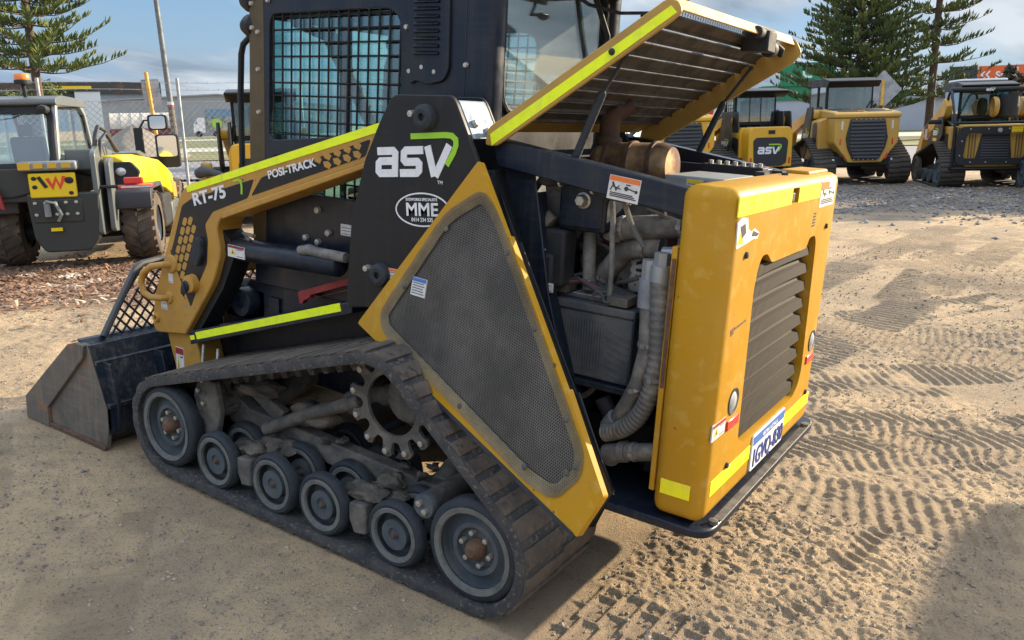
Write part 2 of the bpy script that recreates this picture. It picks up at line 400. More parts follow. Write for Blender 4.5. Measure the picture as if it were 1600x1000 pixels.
def logo_asv(parent, o, x, y, h, lift=.002, name='logo_decal', mw=None, mg=None):
    """the squared a-s-v word mark with its green swoosh; h is the letter height"""
    F, M, O = frame(o, x, y); sh = .10
    K = lambda pts: [((u + v * sh) * h, v * h) for u, v in pts]
    a = [K([(.06, .87), (.78, .87), (.88, .78), (.88, 0)]), K([(.88, .53), (.22, .53), (.13, .45), (.13, .2), (.22, .12), (.88, .12)])]
    s_ = [K([(2.1, .87), (1.36, .87), (1.27, .79), (1.27, .57), (1.36, .49), (1.86, .49), (1.95, .41), (1.95, .2), (1.86, .12), (1.12, .12)])]
    v_ = [K([(2.28, 1.0), (2.62, .0)]), K([(3.2, 1.0), (2.66, .0)])]
    MB().strokes(a + s_ + v_, .265 * h, F, lift, lift + .001).build(name, mw or WHITE, parent, smooth=0)
    g = [(1.55, 1.33), (3.0, 1.33), (3.28, 1.3), (3.45, 1.17), (3.47, 1.0), (3.38, .75), (3.12, .36)]
    MB().strokes([K(g)], .19 * h, F, lift, lift + .001).build('logo_swoosh', mg or LIME, parent, smooth=0)
def qd(mb, x0, x1, y0, y1, F, d=.0, t=.0015):
    return mb.prism([(x0, y0), (x1, y0), (x1, y1), (x0, y1)], None, d - .003, d + t, F=F)
def sticker(parent, o, x, y, w, h, band=None, pict=None, name='warning_sticker', lines=3, rows=True, back=None):
    """small printed label in one mesh: white ground, coloured band, pictogram and lines of tiny print"""
    F, M, O = frame(o, x, y)
    b = qd(MB(), 0, w, 0, h, F, 0, .0012); ms = [back or PAPER, INK, band or INK, YELB]
    if band is not None: b.cur = 2; qd(b, w * .02, w * .98, h * .78, h * .98, F, .0008, .0012)
    x0 = .08
    if pict == 'tri':
        b.cur = 3; b.prism([(w * .12, h * .25), (w * .48, h * .25), (w * .3, h * .72)], None, -.001, .002, F=F)
        b.cur = 1; b.prism([(w * .26, h * .32), (w * .34, h * .32), (w * .30, h * .58)], None, -.001, .0026, F=F)
        x0 = .55
    b.cur = 1
    if pict == 'box': qd(b, w * .08, w * .40, h * .25, h * .70, F, .0008, .0012); x0 = .5
    elif pict == 'figs':
        b.strokes([[(w * .08, h * .36), (w * .16, h * .66), (w * .26, h * .40), (w * .34, h * .62)], [(w * .12, h * .56), (w * .40, h * .47)]], h * .05, F, .0008, .0018)
        b.strokes([[(w * .60, h * .56), (w * .90, h * .48)], [(w * .55, h * .70), (w * .70, h * .70)]], h * .05, F, .0008, .0018)
        for q_, r_ in (((.58, .54), .10), ((.90, .48), .07), ((.14, .68), .05)):
            b.prism([(w * q_[0] + h * r_ * math.cos(q), h * q_[1] + h * r_ * math.sin(q)) for q in np.linspace(0, 6.28, 9)[:-1]], None, 0, .0024, F=F)
    if rows:
        ys = np.linspace(.12, .68 if pict != 'figs' else .26, lines)
        for k_, yy in enumerate(ys): qd(b, w * x0, w * (.93 - .16 * ((k_ * .37) % 1)), h * yy, h * (yy + .045), F, .0008, .0010)
    return b.build(name, ms, parent, smooth=0)
LX, UP, RX = (-1, 0, 0), (0, 0, 1), (0, -1, 0)

# ------------------------------------------------------------ the tracked loader in front
def hull_path(circ, step, n=72):
    pts = sorted({(round(x + r * math.cos(2 * math.pi * i / n), 5), round(z + r * math.sin(2 * math.pi * i / n), 5)) for x, z, r in circ for i in range(n)})
    def half(ps):
        h = []
        for p in ps:
            while len(h) > 1 and (h[-1][0] - h[-2][0]) * (p[1] - h[-2][1]) - (h[-1][1] - h[-2][1]) * (p[0] - h[-2][0]) <= 0: h.pop()
            h.append(p)
        return h
    a = half(pts); b = half(pts[::-1]); h = a[:-1] + b[:-1]
    P = [Vector(p) for p in h]; k = len(P)
    seg = [(P[(i + 1) % k] - P[i]).length for i in range(k)]; tot = sum(seg)
    m = max(8, int(round(tot / step))); out = []
    i = 0; acc = 0.
    for j in range(m):
        t = tot * j / m
        while acc + seg[i] < t: acc += seg[i]; i += 1
        q = P[i].lerp(P[(i + 1) % k], (t - acc) / max(seg[i], 1e-9)); out.append(q)
    nr = []
    for j in range(m):
        d = (out[(j + 1) % m] - out[j - 1]).normalized(); nr.append(Vector((d.y, -d.x)))
    return out, nr, tot
def rubber_track(circ, y0, y1, pitch, th, lug, parent, mats, teeth=True, label=None, side=1):
    nl = int(round(hull_path(circ, .01)[2] / pitch)); sub = 6
    tot = hull_path(circ, .01)[2]
    P, Nn, _ = hull_path(circ, tot / (nl * sub)); k = len(P)
    mb = MB()
    C3 = lambda j, y, o: (P[j % k].x + Nn[j % k].x * o, y, P[j % k].y + Nn[j % k].y * o)
    # belt with slightly rounded edges
    sec = [(y0, 0), (y0 - .004, th * .5), (y0, th), (y1, th), (y1 + .004, th * .5), (y1, 0)]
    vs = [C3(j, y, o) for j in range(k) for y, o in sec]; q = len(sec)
    mb.add(vs, [[j * q + i, j * q + (i + 1) % q, ((j + 1) % k) * q + (i + 1) % q, ((j + 1) % k) * q + i] for j in range(k) for i in range(q)])
    mb.cur = 1
    ym = (y0 + y1) / 2
    rg = random.Random(3)
    for n in range(nl):
        for (a, b, sh) in ((y0 + .004, ym, 0), (ym, y1 - .004, 1)):
            j = n * sub + sh; w = 4
            e = lug * rg.uniform(.85, 1.05)
            vs = []; fs = []
            for i, o, in ((0, th - .003), (0, th + e * .75), (1, th + e), (w - 1, th + e), (w, th + e * .7), (w, th - .003)):
                vs += [C3(j + i, a, o), C3(j + i, b, o)]
            fs = [[2 * i, 2 * i + 1, 2 * i + 3, 2 * i + 2] for i in range(5)] + [[0, 2, 4, 6, 8, 10], [1, 3, 5, 7, 9, 11]]
            mb.add(vs, fs)
    if teeth:
        mb.cur = 0
        for n in range(nl):
            for yy in (y0 + (y1 - y0) * .36, y0 + (y1 - y0) * .64):
                j = n * sub
                vs = [C3(j, yy - .035, .002), C3(j, yy + .035, .002), C3(j + 4, yy + .035, .002), C3(j + 4, yy - .035, .002), C3(j + 1, yy - .025, -.045), C3(j + 1, yy + .025, -.045), C3(j + 3, yy + .025, -.045), C3(j + 3, yy - .025, -.045)]
                mb.add(vs, [(0, 1, 2, 3), (4, 5, 6, 7), (0, 1, 5, 4), (1, 2, 6, 5), (2, 3, 7, 6), (3, 0, 4, 7)])
    return mb.build('rubber_track', mats, parent, smooth=30, label=label)

ML = thing('track_loader', 'large yellow and black tracked loader in front with its engine hood propped open', 'track loader')
CIRC = [(.795, .2317, .177), (-.795, .2194, .177), (-.352, .578, .178)]
RUBF = 'dusty black rubber track with lugged tread'
rubber_track(CIRC, .457, .914, .0767, .036, .011, ML, (RUB, LUG))

def big_wheel(x, z, y, r, w, parent, name='idler_wheel', bolts=True):
    """solid rubber-tyred idler, outer face at y"""
    k = r / .177
    h = MB().lathe([(.0, -.045), (.070 * k, -.045), (.074 * k, -.026), (.090 * k, -.026), (.094 * k, -.034), (.116 * k, -.046), (.126 * k, -.046), (.128 * k, -.018), (.128 * k, -w), (0, -w)], (x, y, z), (0, 1, 0), 40).build(name, WHL, parent, smooth=35)
    MB().lathe([(.1285 * k, -.014), (.131 * k, -.003), (.148 * k, .0), (.150 * k, -.002)], (x, y, z), (0, 1, 0), 48).build('worn_ring', WORN, h, smooth=50)
    MB().lathe([(.150 * k, -.004), (.166 * k, -.005), (r, -.016), (r, -w + .012), (r - .014, -w), (.128 * k, -w), (.128 * k, -.012)], (x, y, z), (0, 1, 0), 48).build('tyre', TYR, h, smooth=50)
    if bolts:
        MB().lathe([(0, .004), (.016 * k, .004), (.027 * k, -.006), (.034 * k, -.020), (.036 * k, -.046)], (x, y, z), (0, 1, 0), 20).build('hub_cap', RUST, h, smooth=40)
        b = MB()
        for i in range(6):
            g = math.radians(60 * i + 12); c = (x + .055 * k * math.cos(g), y - .044, z + .055 * k * math.sin(g))
            b.lathe([(0, .024), (.0095 * k, .022), (.010 * k, 0)], c, (0, 1, 0), 6)
        b.build('wheel_bolts', BOLT, h, smooth=0)
    return h
def road_wheel(x, z, y, r, w, parent):
    k = r / .121
    h = MB().lathe([(0, -.010), (.012 * k, -.010), (.015 * k, -.016), (.022 * k, -.016), (.026 * k, -.009), (.055 * k, -.009), (.058 * k, -.044), (.078 * k, -.046), (.080 * k, -.020), (.080 * k, -w), (0, -w)], (x, y, z), (0, 1, 0), 32).build('road_wheel', WHL, parent, smooth=35)
    MB().lathe([(.0805 * k, -.018), (.083 * k, -.002), (.097 * k, 0), (.100 * k, -.003)], (x, y, z), (0, 1, 0), 36).build('worn_ring', WORN, h, smooth=50)
    MB().lathe([(.100 * k, -.004), (.110 * k, -.003), (r, -.014), (r, -w + .01), (r - .012, -w), (.079 * k, -w), (.079 * k, -.012)], (x, y, z), (0, 1, 0), 36).build('tyre', TYR, h, smooth=50)
    MB().lathe([(0, .001), (.008, 0), (.011, -.008)], (x, y, z), (0, 1, 0), 10).build('axle_end', RUST, h, smooth=40)
    return h
UC = []
BX = (.4824, .1475, -.117, -.4652)
for x, z in ((.795, .2317), (-.795, .2194)):
    UC.append(big_wheel(x, z, .905, .177, .07, ML))
    UC.append(big_wheel(x, z, .60, .177, .07, ML, bolts=False))
for i, x in enumerate(BX):
    for y in (.905, .765, .60, .50):
        UC.append(road_wheel(x, .1633, y, .1208, .05, ML))
# sprocket: eleven-toothed plate with roller pins, and its smooth hub plate set deeper
def sprocket(x, z, y, parent):
    nT = 12; out = []
    for i in range(nT):
        g = 2 * math.pi * (i + .2) / nT; d = 2 * math.pi / nT
        for a, r in ((-.42, .136), (-.30, .142), (-.22, .166), (-.25, .186), (-.10, .197), (.10, .197), (.25, .186), (.22, .166), (.30, .142), (.42, .136)):
            out.append((x + r * math.cos(g + a * d), z + r * math.sin(g + a * d)))
    hole = [(x + .112 * math.cos(t), z + .112 * math.sin(t)) for t in np.linspace(0, 2 * math.pi, 37)[:-1]]
    s = MB().prism(out, 'Y', y - .014, y, hole=hole).build('sprocket', CAST, parent, bevel=.003, smooth=30)
    MB().prism(out, 'Y', y - .25, y - .236, hole=hole).build('sprocket_plate', CAST, s, bevel=.003, smooth=30)
    p = MB(); b = MB()
    for i in range(nT):
        g = 2 * math.pi * (i + .2) / nT; c = (x + .174 * math.cos(g), z + .174 * math.sin(g))
        p.cyl((c[0], y - .236, c[1]), (c[0], y - .014, c[1]), .017, n=12)
        b.lathe([(0, .014), (.011, .012), (.013, 0)], (c[0], y, c[1]), (0, 1, 0), 8)
    p.build('drive_rollers', TYR, s); b.build('roller_bolts', BOLT, s)
    d = MB().lathe([(0, .0), (.078, -.002), (.088, -.010), (.094, -.02), (.094, -.06), (.06, -.06), (.06, -.36)], (x, y - .07, z), (0, 1, 0), 32).build('hub_plate', CAST, s)
    q = MB()
    for i in range(8):
        g = 2 * math.pi * i / 8
        q.lathe([(.006, -.01), (.006, .004), (.013, .004), (.013, -.03), (0, -.03)], (x + .098 * math.cos(g), y - .115, z + .098 * math.sin(g)), (0, 1, 0), 10)
    q.build('hub_bolts', CAST, s)
    return s
UC.append(sprocket(-.352, .578, .79, ML))
# undercarriage frame, rails, walking beams and the dirt caked over them
f = MB()
f.prism([(.62, .25), (.68, .33), (.64, .40), (.50, .33), (-.50, .285), (-.60, .26), (-.58, .22), (.5, .21)], 'Y', .65, .71)
f.tube([(.36, .74, .285), (.10, .74, .42), (-.16, .74, .535)], .027, 12)
f.tube([(-.06, .70, .49), (-.25, .62, .56)], .045, 12)
f.cyl((-.578, .60, .30), (-.578, .875, .30), .042, n=20)
f.cyl((.60, .45, .33), (.60, .82, .33), .04, n=16); f.prism([(.56, .22), (.64, .22), (.70, .38), (.66, .47), (.56, .46), (.53, .34)], 'Y', .80, .83); f.prism([(.30, .36), (.56, .47), (.56, .42), (.34, .30)], 'Y', .66, .70)
f.cyl((.42, .42, .44), (.42, .68, .36), .05, n=16); f.cyl((-.50, .42, .42), (-.50, .68, .28), .045, n=16)
f.cyl((-.352, .42, .578), (-.352, .66, .578), .075, n=24)
fr = f.build('undercarriage_frame', CAST, ML, bevel=.006)
UC.append(fr)
m_ = MB()
rg = random.Random(11)
m_.blob((.635, .76, .375), (.045, .075, .10), 1, .35, 4); m_.blob((.60, .62, .40), (.08, .08, .06), 2, .35, 4); m_.blob((.46, .68, .43), (.11, .07, .035), 8, .35, 4)
for i in range(14):
    x = rg.uniform(-.55, .60); m_.blob((x, rg.uniform(.63, .76), .30 + .06 * (x > .2) + rg.uniform(-.02, .035)), (rg.uniform(.012, .03), rg.uniform(.012, .03), rg.uniform(.006, .014)), 20 + i, .5, 2)
for x in (.315, -.29):
    m_.blob((x + .0, .82, .24), (.07, .045, .028), int(x * 100) + 90, .5, 3); m_.blob((x - .06, .77, .25), (.07, .05, .03), int(x * 100) + 190, .5, 3)
    m_.blob((x + .09, .80, .215), (.05, .05, .03), int(x * 100) + 91, .3, 2)
m_.blob((.12, .70, .40), (.10, .06, .05), 77, .3, 3)
m_.build('caked_mud', MUD, fr, smooth=60)
w_ = MB()
for x in (.318, -.288):
    w_.prism([(x - .040, .11), (x + .018, .10), (x + .042, .15), (x + .042, .215), (x - .036, .222)], 'Y', .80, .890)
w_.build('walking_beam_cap', CAST, fr, bevel=.008)
c_ = MB(); c_.lathe([(0, .0), (.040, .0), (.044, -.006), (.044, -.03)], (-.578, .88, .30), (0, 1, 0), 24); c_.build('axle_cap', WHL, fr)
b_ = MB()
for dx, dz in ((.012, .012), (-.012, -.012)): b_.lathe([(0, .016), (.011, .014), (.011, 0)], (-.578 + dx, .88, .30 + dz), (0, 1, 0), 8)
for i in range(4): b_.lathe([(0, .012), (.010, .010), (.010, 0)], (.655 - .03 * (i % 2), .835, .31 + .05 * i), (0, 1, 0), 8)
b_.build('frame_bolts', BOLT, fr)
for o in UC:      # the other side's running gear
    c = dup(o, ML); c.scale = (1, -1, 1)
rubber_track(CIRC, -.914, -.457, .0767, .036, .011, ML, (RUB, LUG))

# chassis, floor plate, fender ledge
ch = MB()
ch.prism([(1.02, .42), (1.0, .60), (.80, .80), (-.10, .88), (-.62, .88), (-.62, .39), (.9, .38)], 'Y', -.44, .44)
ch.box(.70, .98, .30, .44, .60, .76)
chs = ch.build('chassis', NAVY, ML, bevel=.01)
l_ = MB(); l_.lathe([(0, .01), (.026, .01), (.028, .03), (.062, .03), (.068, .02), (.068, -.03)], (.80, .47, .70), (0, 1, 0), 20); l_.box(.60, .66, .43, .452, .66, .74)
l_.build('tie_down_eye', NAVY, chs)
fp = MB().prism(rnd([(-.60, .612), (-.60, -.66), (-1.462, -.66), (-1.462, .612)], [0, 0, .08, .08], 6), 'Z', .356, .385).build('floor_plate', NAVY, ML, bevel=.006)
MB().box(-1.462, -1.435, -.58, .50, .3855, .3875).build('rust_wear', mat('dusty_wear', (.12, .105, .085), .8, col2=(.04, .038, .036), scale=14, lo=.4, hi=.6), fp)
b_ = MB()
for y in (.53, -.53): b_.lathe([(0, .014), (.015, .012), (.016, 0)], (-1.447, y, .386), (0, 0, 1), 10)
b_.build('plate_bolts', CAST, fp)
led = MB().prism([(.978, .56), (.970, .50), (-.02, .82), (-.02, .868)], 'Y', .44, .64).build('fender_ledge', NAVY, ML, bevel=.004)
F_, M_, O_ = frame((.966, .641, .515), (-.9515, 0, .3085), (.3085, 0, .9515))
q_ = qd(MB(), .005, .035, .006, .026, F_); qd(q_, .05, .98, .004, .036, F_); q_.build('reflective_tape', FLUO, led, smooth=0)
b_ = MB()
for x in (.83, .93): b_.cyl((x, .60, .50), (x - .01, .62, .40), .008, n=6)
b_.build('ledge_studs', BOLT, led)
rb = MB().prism([(.41, .815), (.40, .765), (.385, .768), (.375, .785), (.05, .89), (.05, .945)], 'Y', .49, .515, hole=[(.34, .812), (.34, .798), (.08, .885), (.08, .905)]).build('safety_brace', REDP, ML, bevel=.002)

# cab
CABY = .47
fw = MB(); fw.box(.69, .73, -.45, -.38, .8, 2.1); fw.box(.69, .73, .38, .45, .8, 2.1); fw.box(.69, .73, -.45, .45, 2.0, 2.1); fw.box(.69, .73, -.45, .45, .8, 1.1); fw.box(-.43, .7, -.45, .45, .82, .86)
cab = fw.build('cab', BLK, ML)
open_ = rnd([(.617, 1.42), (.600, 1.915), (-.09, 1.93), (-.098, 1.49)], [.04, .05, .09, .04], 4)
low_ = rnd([(.60, 1.22), (.60, 1.36), (-.05, 1.38), (-.05, 1.22)], .03, 3)
for s in (1, -1):
    p = MB().prism([(.728, .80), (.690, 2.12), (-.384, 2.12), (-.384, .86), (-.3, .80)], 'Y', s * (CABY - .02), s * CABY, hole=[open_, low_])
    o = p.build('side_panel', CABB, cab, bevel=.004)
    # brown-dusted front post
    MB().prism([(.727, .9), (.7355, 1.36), (.711, 2.1), (.63, 2.1), (.645, 1.2), (.65, .9)], 'Y', s * (CABY - .01), s * (CABY + .003)).build('front_post', CABBR, cab, bevel=.003)
    g = MB().prism([(.64, 1.38), (.62, 1.95), (-.11, 1.95), (-.11, 1.40)], 'Y', s * (CABY - .045), s * (CABY - .04)); g.prism([(.62, 1.2), (.62, 1.37), (-.06, 1.37), (-.06, 1.2)], 'Y', s * (CABY - .045), s * (CABY - .04))
    g.build('side_window', GLS, cab, smooth=0)
    fr_ = MB(); fr_.box(.20, .235, s * (CABY - .05) - .006, s * (CABY - .05) + .006, 1.40, 1.94); fr_.build('window_bar', BLK, cab)
    gd = MB()
    for i in range(14):
        x = .60 - .0515 * i; gd.cyl((x - .004, s * (CABY - .008), 1.41), (x - .018, s * (CABY - .008), 1.925), .0042, n=6)
    for i in range(10):
        z = 1.455 + .0505 * i; gd.cyl((.615, s * (CABY - .011), z - .006), (-.096, s * (CABY - .011), z + .006), .0042, n=6)
    for i in range(12):
        x = .58 - .055 * i; gd.cyl((x, s * (CABY - .008), 1.22), (x, s * (CABY - .008), 1.38), .0042, n=6)
    for i in range(2): gd.cyl((.6, s * (CABY - .011), 1.27 + .055 * i), (-.05, s * (CABY - .011), 1.275 + .055 * i), .0042, n=6)
    gd.build('window_guard', BLK, cab, smooth=60)
lv = MB().prism(rnd([(-.145, 1.66), (-.125, 2.06), (-.315, 2.06), (-.320, 1.72), (-.30, 1.68), (-.23, 1.665), (-.17, 1.68)], .015, 2), 'Y', CABY - .005, CABY + .012)
lvp = lv.build('louvre_panel', CABB, cab, bevel=.003)
l_ = MB()
for i in range(10):
    z = 1.765 + .0245 * i
    l_.prism([(CABY + .012, z + .016), (CABY + .026, z + .004), (CABY + .012, z)], 'X', -.275, -.165)
l_.build('louvre_slats', CABB, lvp, bevel=.002)
b_ = MB()
for x, z in ((.665, 1.845), (.668, 1.70), (.67, 1.53), (.70, 1.955), (.70, 1.862), (.60, 1.965), (.35, 1.985), (.1, 1.99), (-.122, 1.86), (-.14, 1.71), (-.198, 1.725), (-.255, 1.71), (-.39, 1.735)):
    b_.lathe([(.0, .010), (.008, .009), (.011, 0)], (x, CABY + .003, z), (0, 1, 0), 8)
b_.build('panel_bolts', BOLT, cab)
# rounded rear corner posts, rear wall round the window
for s in (1, -1):
    MB().prism(rnd([(-.386, s * CABY), (-.50, s * CABY), (-.50, s * (CABY - .09)), (-.386, s * (CABY - .09))], .055, 6, only=(1, 2)), 'Z', 1.2, 2.12).build('rear_post', CABB, cab, smooth=60)
hole = rnd([(.375, 2.10), (.375, 1.58), (-.375, 1.58), (-.375, 2.06)], [.05, .1, .1, .07], 5)
MB().prism([(.41, 1.15), (.41, 2.12), (-.41, 2.12), (-.41, 1.15)], 'X', -.465, -.45, hole=hole).build('rear_wall', BLK, cab)
MB().tube([(-.47, y, z) for y, z in hole], .013, 8, closed=True).build('window_seal', TYR, cab)
MB().box(-.462, -.458, -.40, .40, 1.55, 2.10).build('rear_window', GLSR, cab, smooth=0)
rf = MB(); rf.prism([(.80, 2.10), (.78, 2.18), (-.52, 2.18), (-.56, 2.10)], 'Y', -.49, .49)
rf.build('roof', CABB, cab, bevel=.02)
vz = MB(); vz.prism([(-.45, 2.06), (-.45, 2.13), (-.80, 2.10), (-.80, 2.055)], 'Y', -.44, .22); vz.cyl((-.79, -.44, 2.05), (-.79, .22, 2.05), .012, n=8)
vz.build('roof_visor', BLK, cab, bevel=.008)
wr = MB()
wr.tube([(-.50, .30, 2.06), (-.55, .18, 2.0), (-.60, .02, 2.01), (-.66, -.15, 2.03)], .007, 6); wr.tube([(-.50, .10, 2.05), (-.58, -.02, 1.985), (-.66, -.12, 1.965), (-.72, -.30, 1.985), (-.76, -.36, 2.0)], .007, 6)
wr.tube([(-.50, -.20, 2.05), (-.52, -.30, 1.9), (-.50, -.36, 1.7)], .012, 6)
wr.blob((-.70, -.28, 1.975), (.03, .04, .014), 5, .2, 1)
wr.build('roof_wiring', HOSED, cab)
for s in (1, -1):
    h = MB(); h.tube([(.70, s * .45, 1.835), (.74, s * .45, 1.83), (.785, s * .45, 1.80), (.80, s * .45, 1.76), (.812, s * .45, 1.60), (.815, s * .45, 1.2), (.75, s * .44, 1.15)], .013, 8)
    h.build('handrail', BLK, cab)
    for z in (1.97, 1.872):
        MB().lathe([(0, .035), (.03, .03), (.046, 0), (.046, -.03), (.03, -.045)], (.745, s * .445, z), (1, 0, 0), 16).build('work_lamp', BLK, cab)
MB().box(.705, .711, -.40, .40, 1.1, 2.0).build('front_window', GLS, cab, smooth=0)
st = MB(); st.box(-.25, .2, -.24, .24, 1.0, 1.16); st.prism(rnd([(-.14, 1.12), (-.02, 1.16), (-.26, 1.62), (-.36, 1.60)], .03), 'Y', -.23, .23)
st.build('seat', TYR, cab, bevel=.03)
jy = MB()
for s in (1, -1): jy.box(-.1, .28, s * .27, s * .36, 1.1, 1.25); jy.tube([(.2, s * .31, 1.25), (.22, s * .31, 1.38)], .02, 8)
jy.build('joystick_console', TYR, cab, bevel=.01)
lb_ = MB(); lb_.tube([(.66, .16, 1.98), (.66, .02, 1.78), (.66, -.34, 1.30)], .034, 8); lb_.tube([(.60, .10, 1.84), (.64, .30, 1.90)], .02, 6); lb_.build('door_strut', BLK, cab)
MB().box(.30, .69, -.43, .43, 1.90, 2.08).build('overhead_console', TYR, cab, bevel=.03)
MB().box(.685, .70, -.05, -.02, 1.1, 2.0).build('door_mullion', BLK, cab)
sticker(cab, (-.445 - .021, .30, 1.99), RX, UP, .10, .035, name='window_label', lines=2, back=PAPER)

# arm towers with the word mark
TP = [(-.242, 1.627), (-.477, 1.632), (-.496, 1.612), (-.608, 1.401), (-.70, 1.20), (-.78, .88), (-.198, .88), (-.024, .850), (-.014, .885), (-.040, 1.188), (-.104, 1.401), (-.171, 1.533), (-.217, 1.610)]
for s in (1, -1):
    t = MB(); t.prism(rnd(TP, .012, 2), 'Y', s * .645, s * .665); t.prism(rnd(TP, .012, 2), 'Y', s * .48, s * .495)
    t.prism([(-.60, 1.40), (-.78, .90), (-.74, .90), (-.57, 1.40)], 'Y', s * .495, s * .645)
    tw = t.build('arm_tower', BLK, ML, bevel=.004)
    MB().prism([(-.488, 1.618), (-.496, 1.612), (-.558, 1.50), (-.552, 1.497)], 'Y', s * .498, s * .643).build('rear_plate', SILV, tw, bevel=.002)
    p = MB()
    for (x, z), dv in (((-.375, 1.558), (-.33, 1.567)), ((-.187, 1.000), (-.135, 1.018))):
        p.lathe([(0, .012), (.012, .012), (.012, .028), (.026, .030), (.040, .022), (.044, 0)], (x, s * .665, z), (0, s, 0), 24)
        p.prism([(x, z + .03), (x, z - .03), (dv[0] + .01, dv[1] - .012), (dv[0] + .012, dv[1] + .012)], 'Y', s * .664, s * .676)
    pv = p.build('pivot_pin', TYR, tw, bevel=.002)
    b_ = MB()
    for x, z in ((-.33, 1.567), (-.135, 1.018)): b_.lathe([(0, .022), (.011, .02), (.013, 0)], (x, s * .676, z), (0, s, 0), 6)
    for x, z in ((-.535, 1.545), (-.545, 1.52)): b_.lathe([(0, .016), (.012, .014), (.014, 0)], (x - .0, s * (.55 + .06 * (z > 1.53)), z), (-.87, 0, .5), 8)
    b_.build('pivot_bolts', BOLT, tw)
TW = [o for o in ML.children if o.name.startswith('arm_tower')][0]
logo_asv(TW, (-.158, .665, 1.345), (-1, 0, .09), (.09, 0, 1), .100)
text('trademark', 'TM', (-.432, .665, 1.345), LX, UP, .012, WHITE, TW)
F_, M_, O_ = frame((-.368, .665, 1.252), (-1, 0, .09), (.09, 0, 1))
el = [(.118 * math.cos(t), .058 * math.sin(t)) for t in np.linspace(0, 2 * math.pi, 49)[:-1]]; el2 = [(u * .955, v * .915) for u, v in el]
dc = MB().prism(el, None, -.002, .0015, hole=el2, F=F_).build('company_decal', WHITE, TW, smooth=0)
for body, dy, hh, bd in (('MME', -.020, .045, .0012), ('SITEWORKS SPECIALISTS', .030, .0098, .0002), ('0414 234 535', -.040, .0135, .0003)):
    text('company_lettering', body, F_(0, dy, 0), (-1, 0, .09), (.09, 0, 1), hh, WHITE, dc, bold=bd, center=True, sx=1.12 if body == 'MME' else .92)
sticker(TW, (-.222, .6655, .985), LX, UP, .04, .045, ORNG, name='warning_sticker')

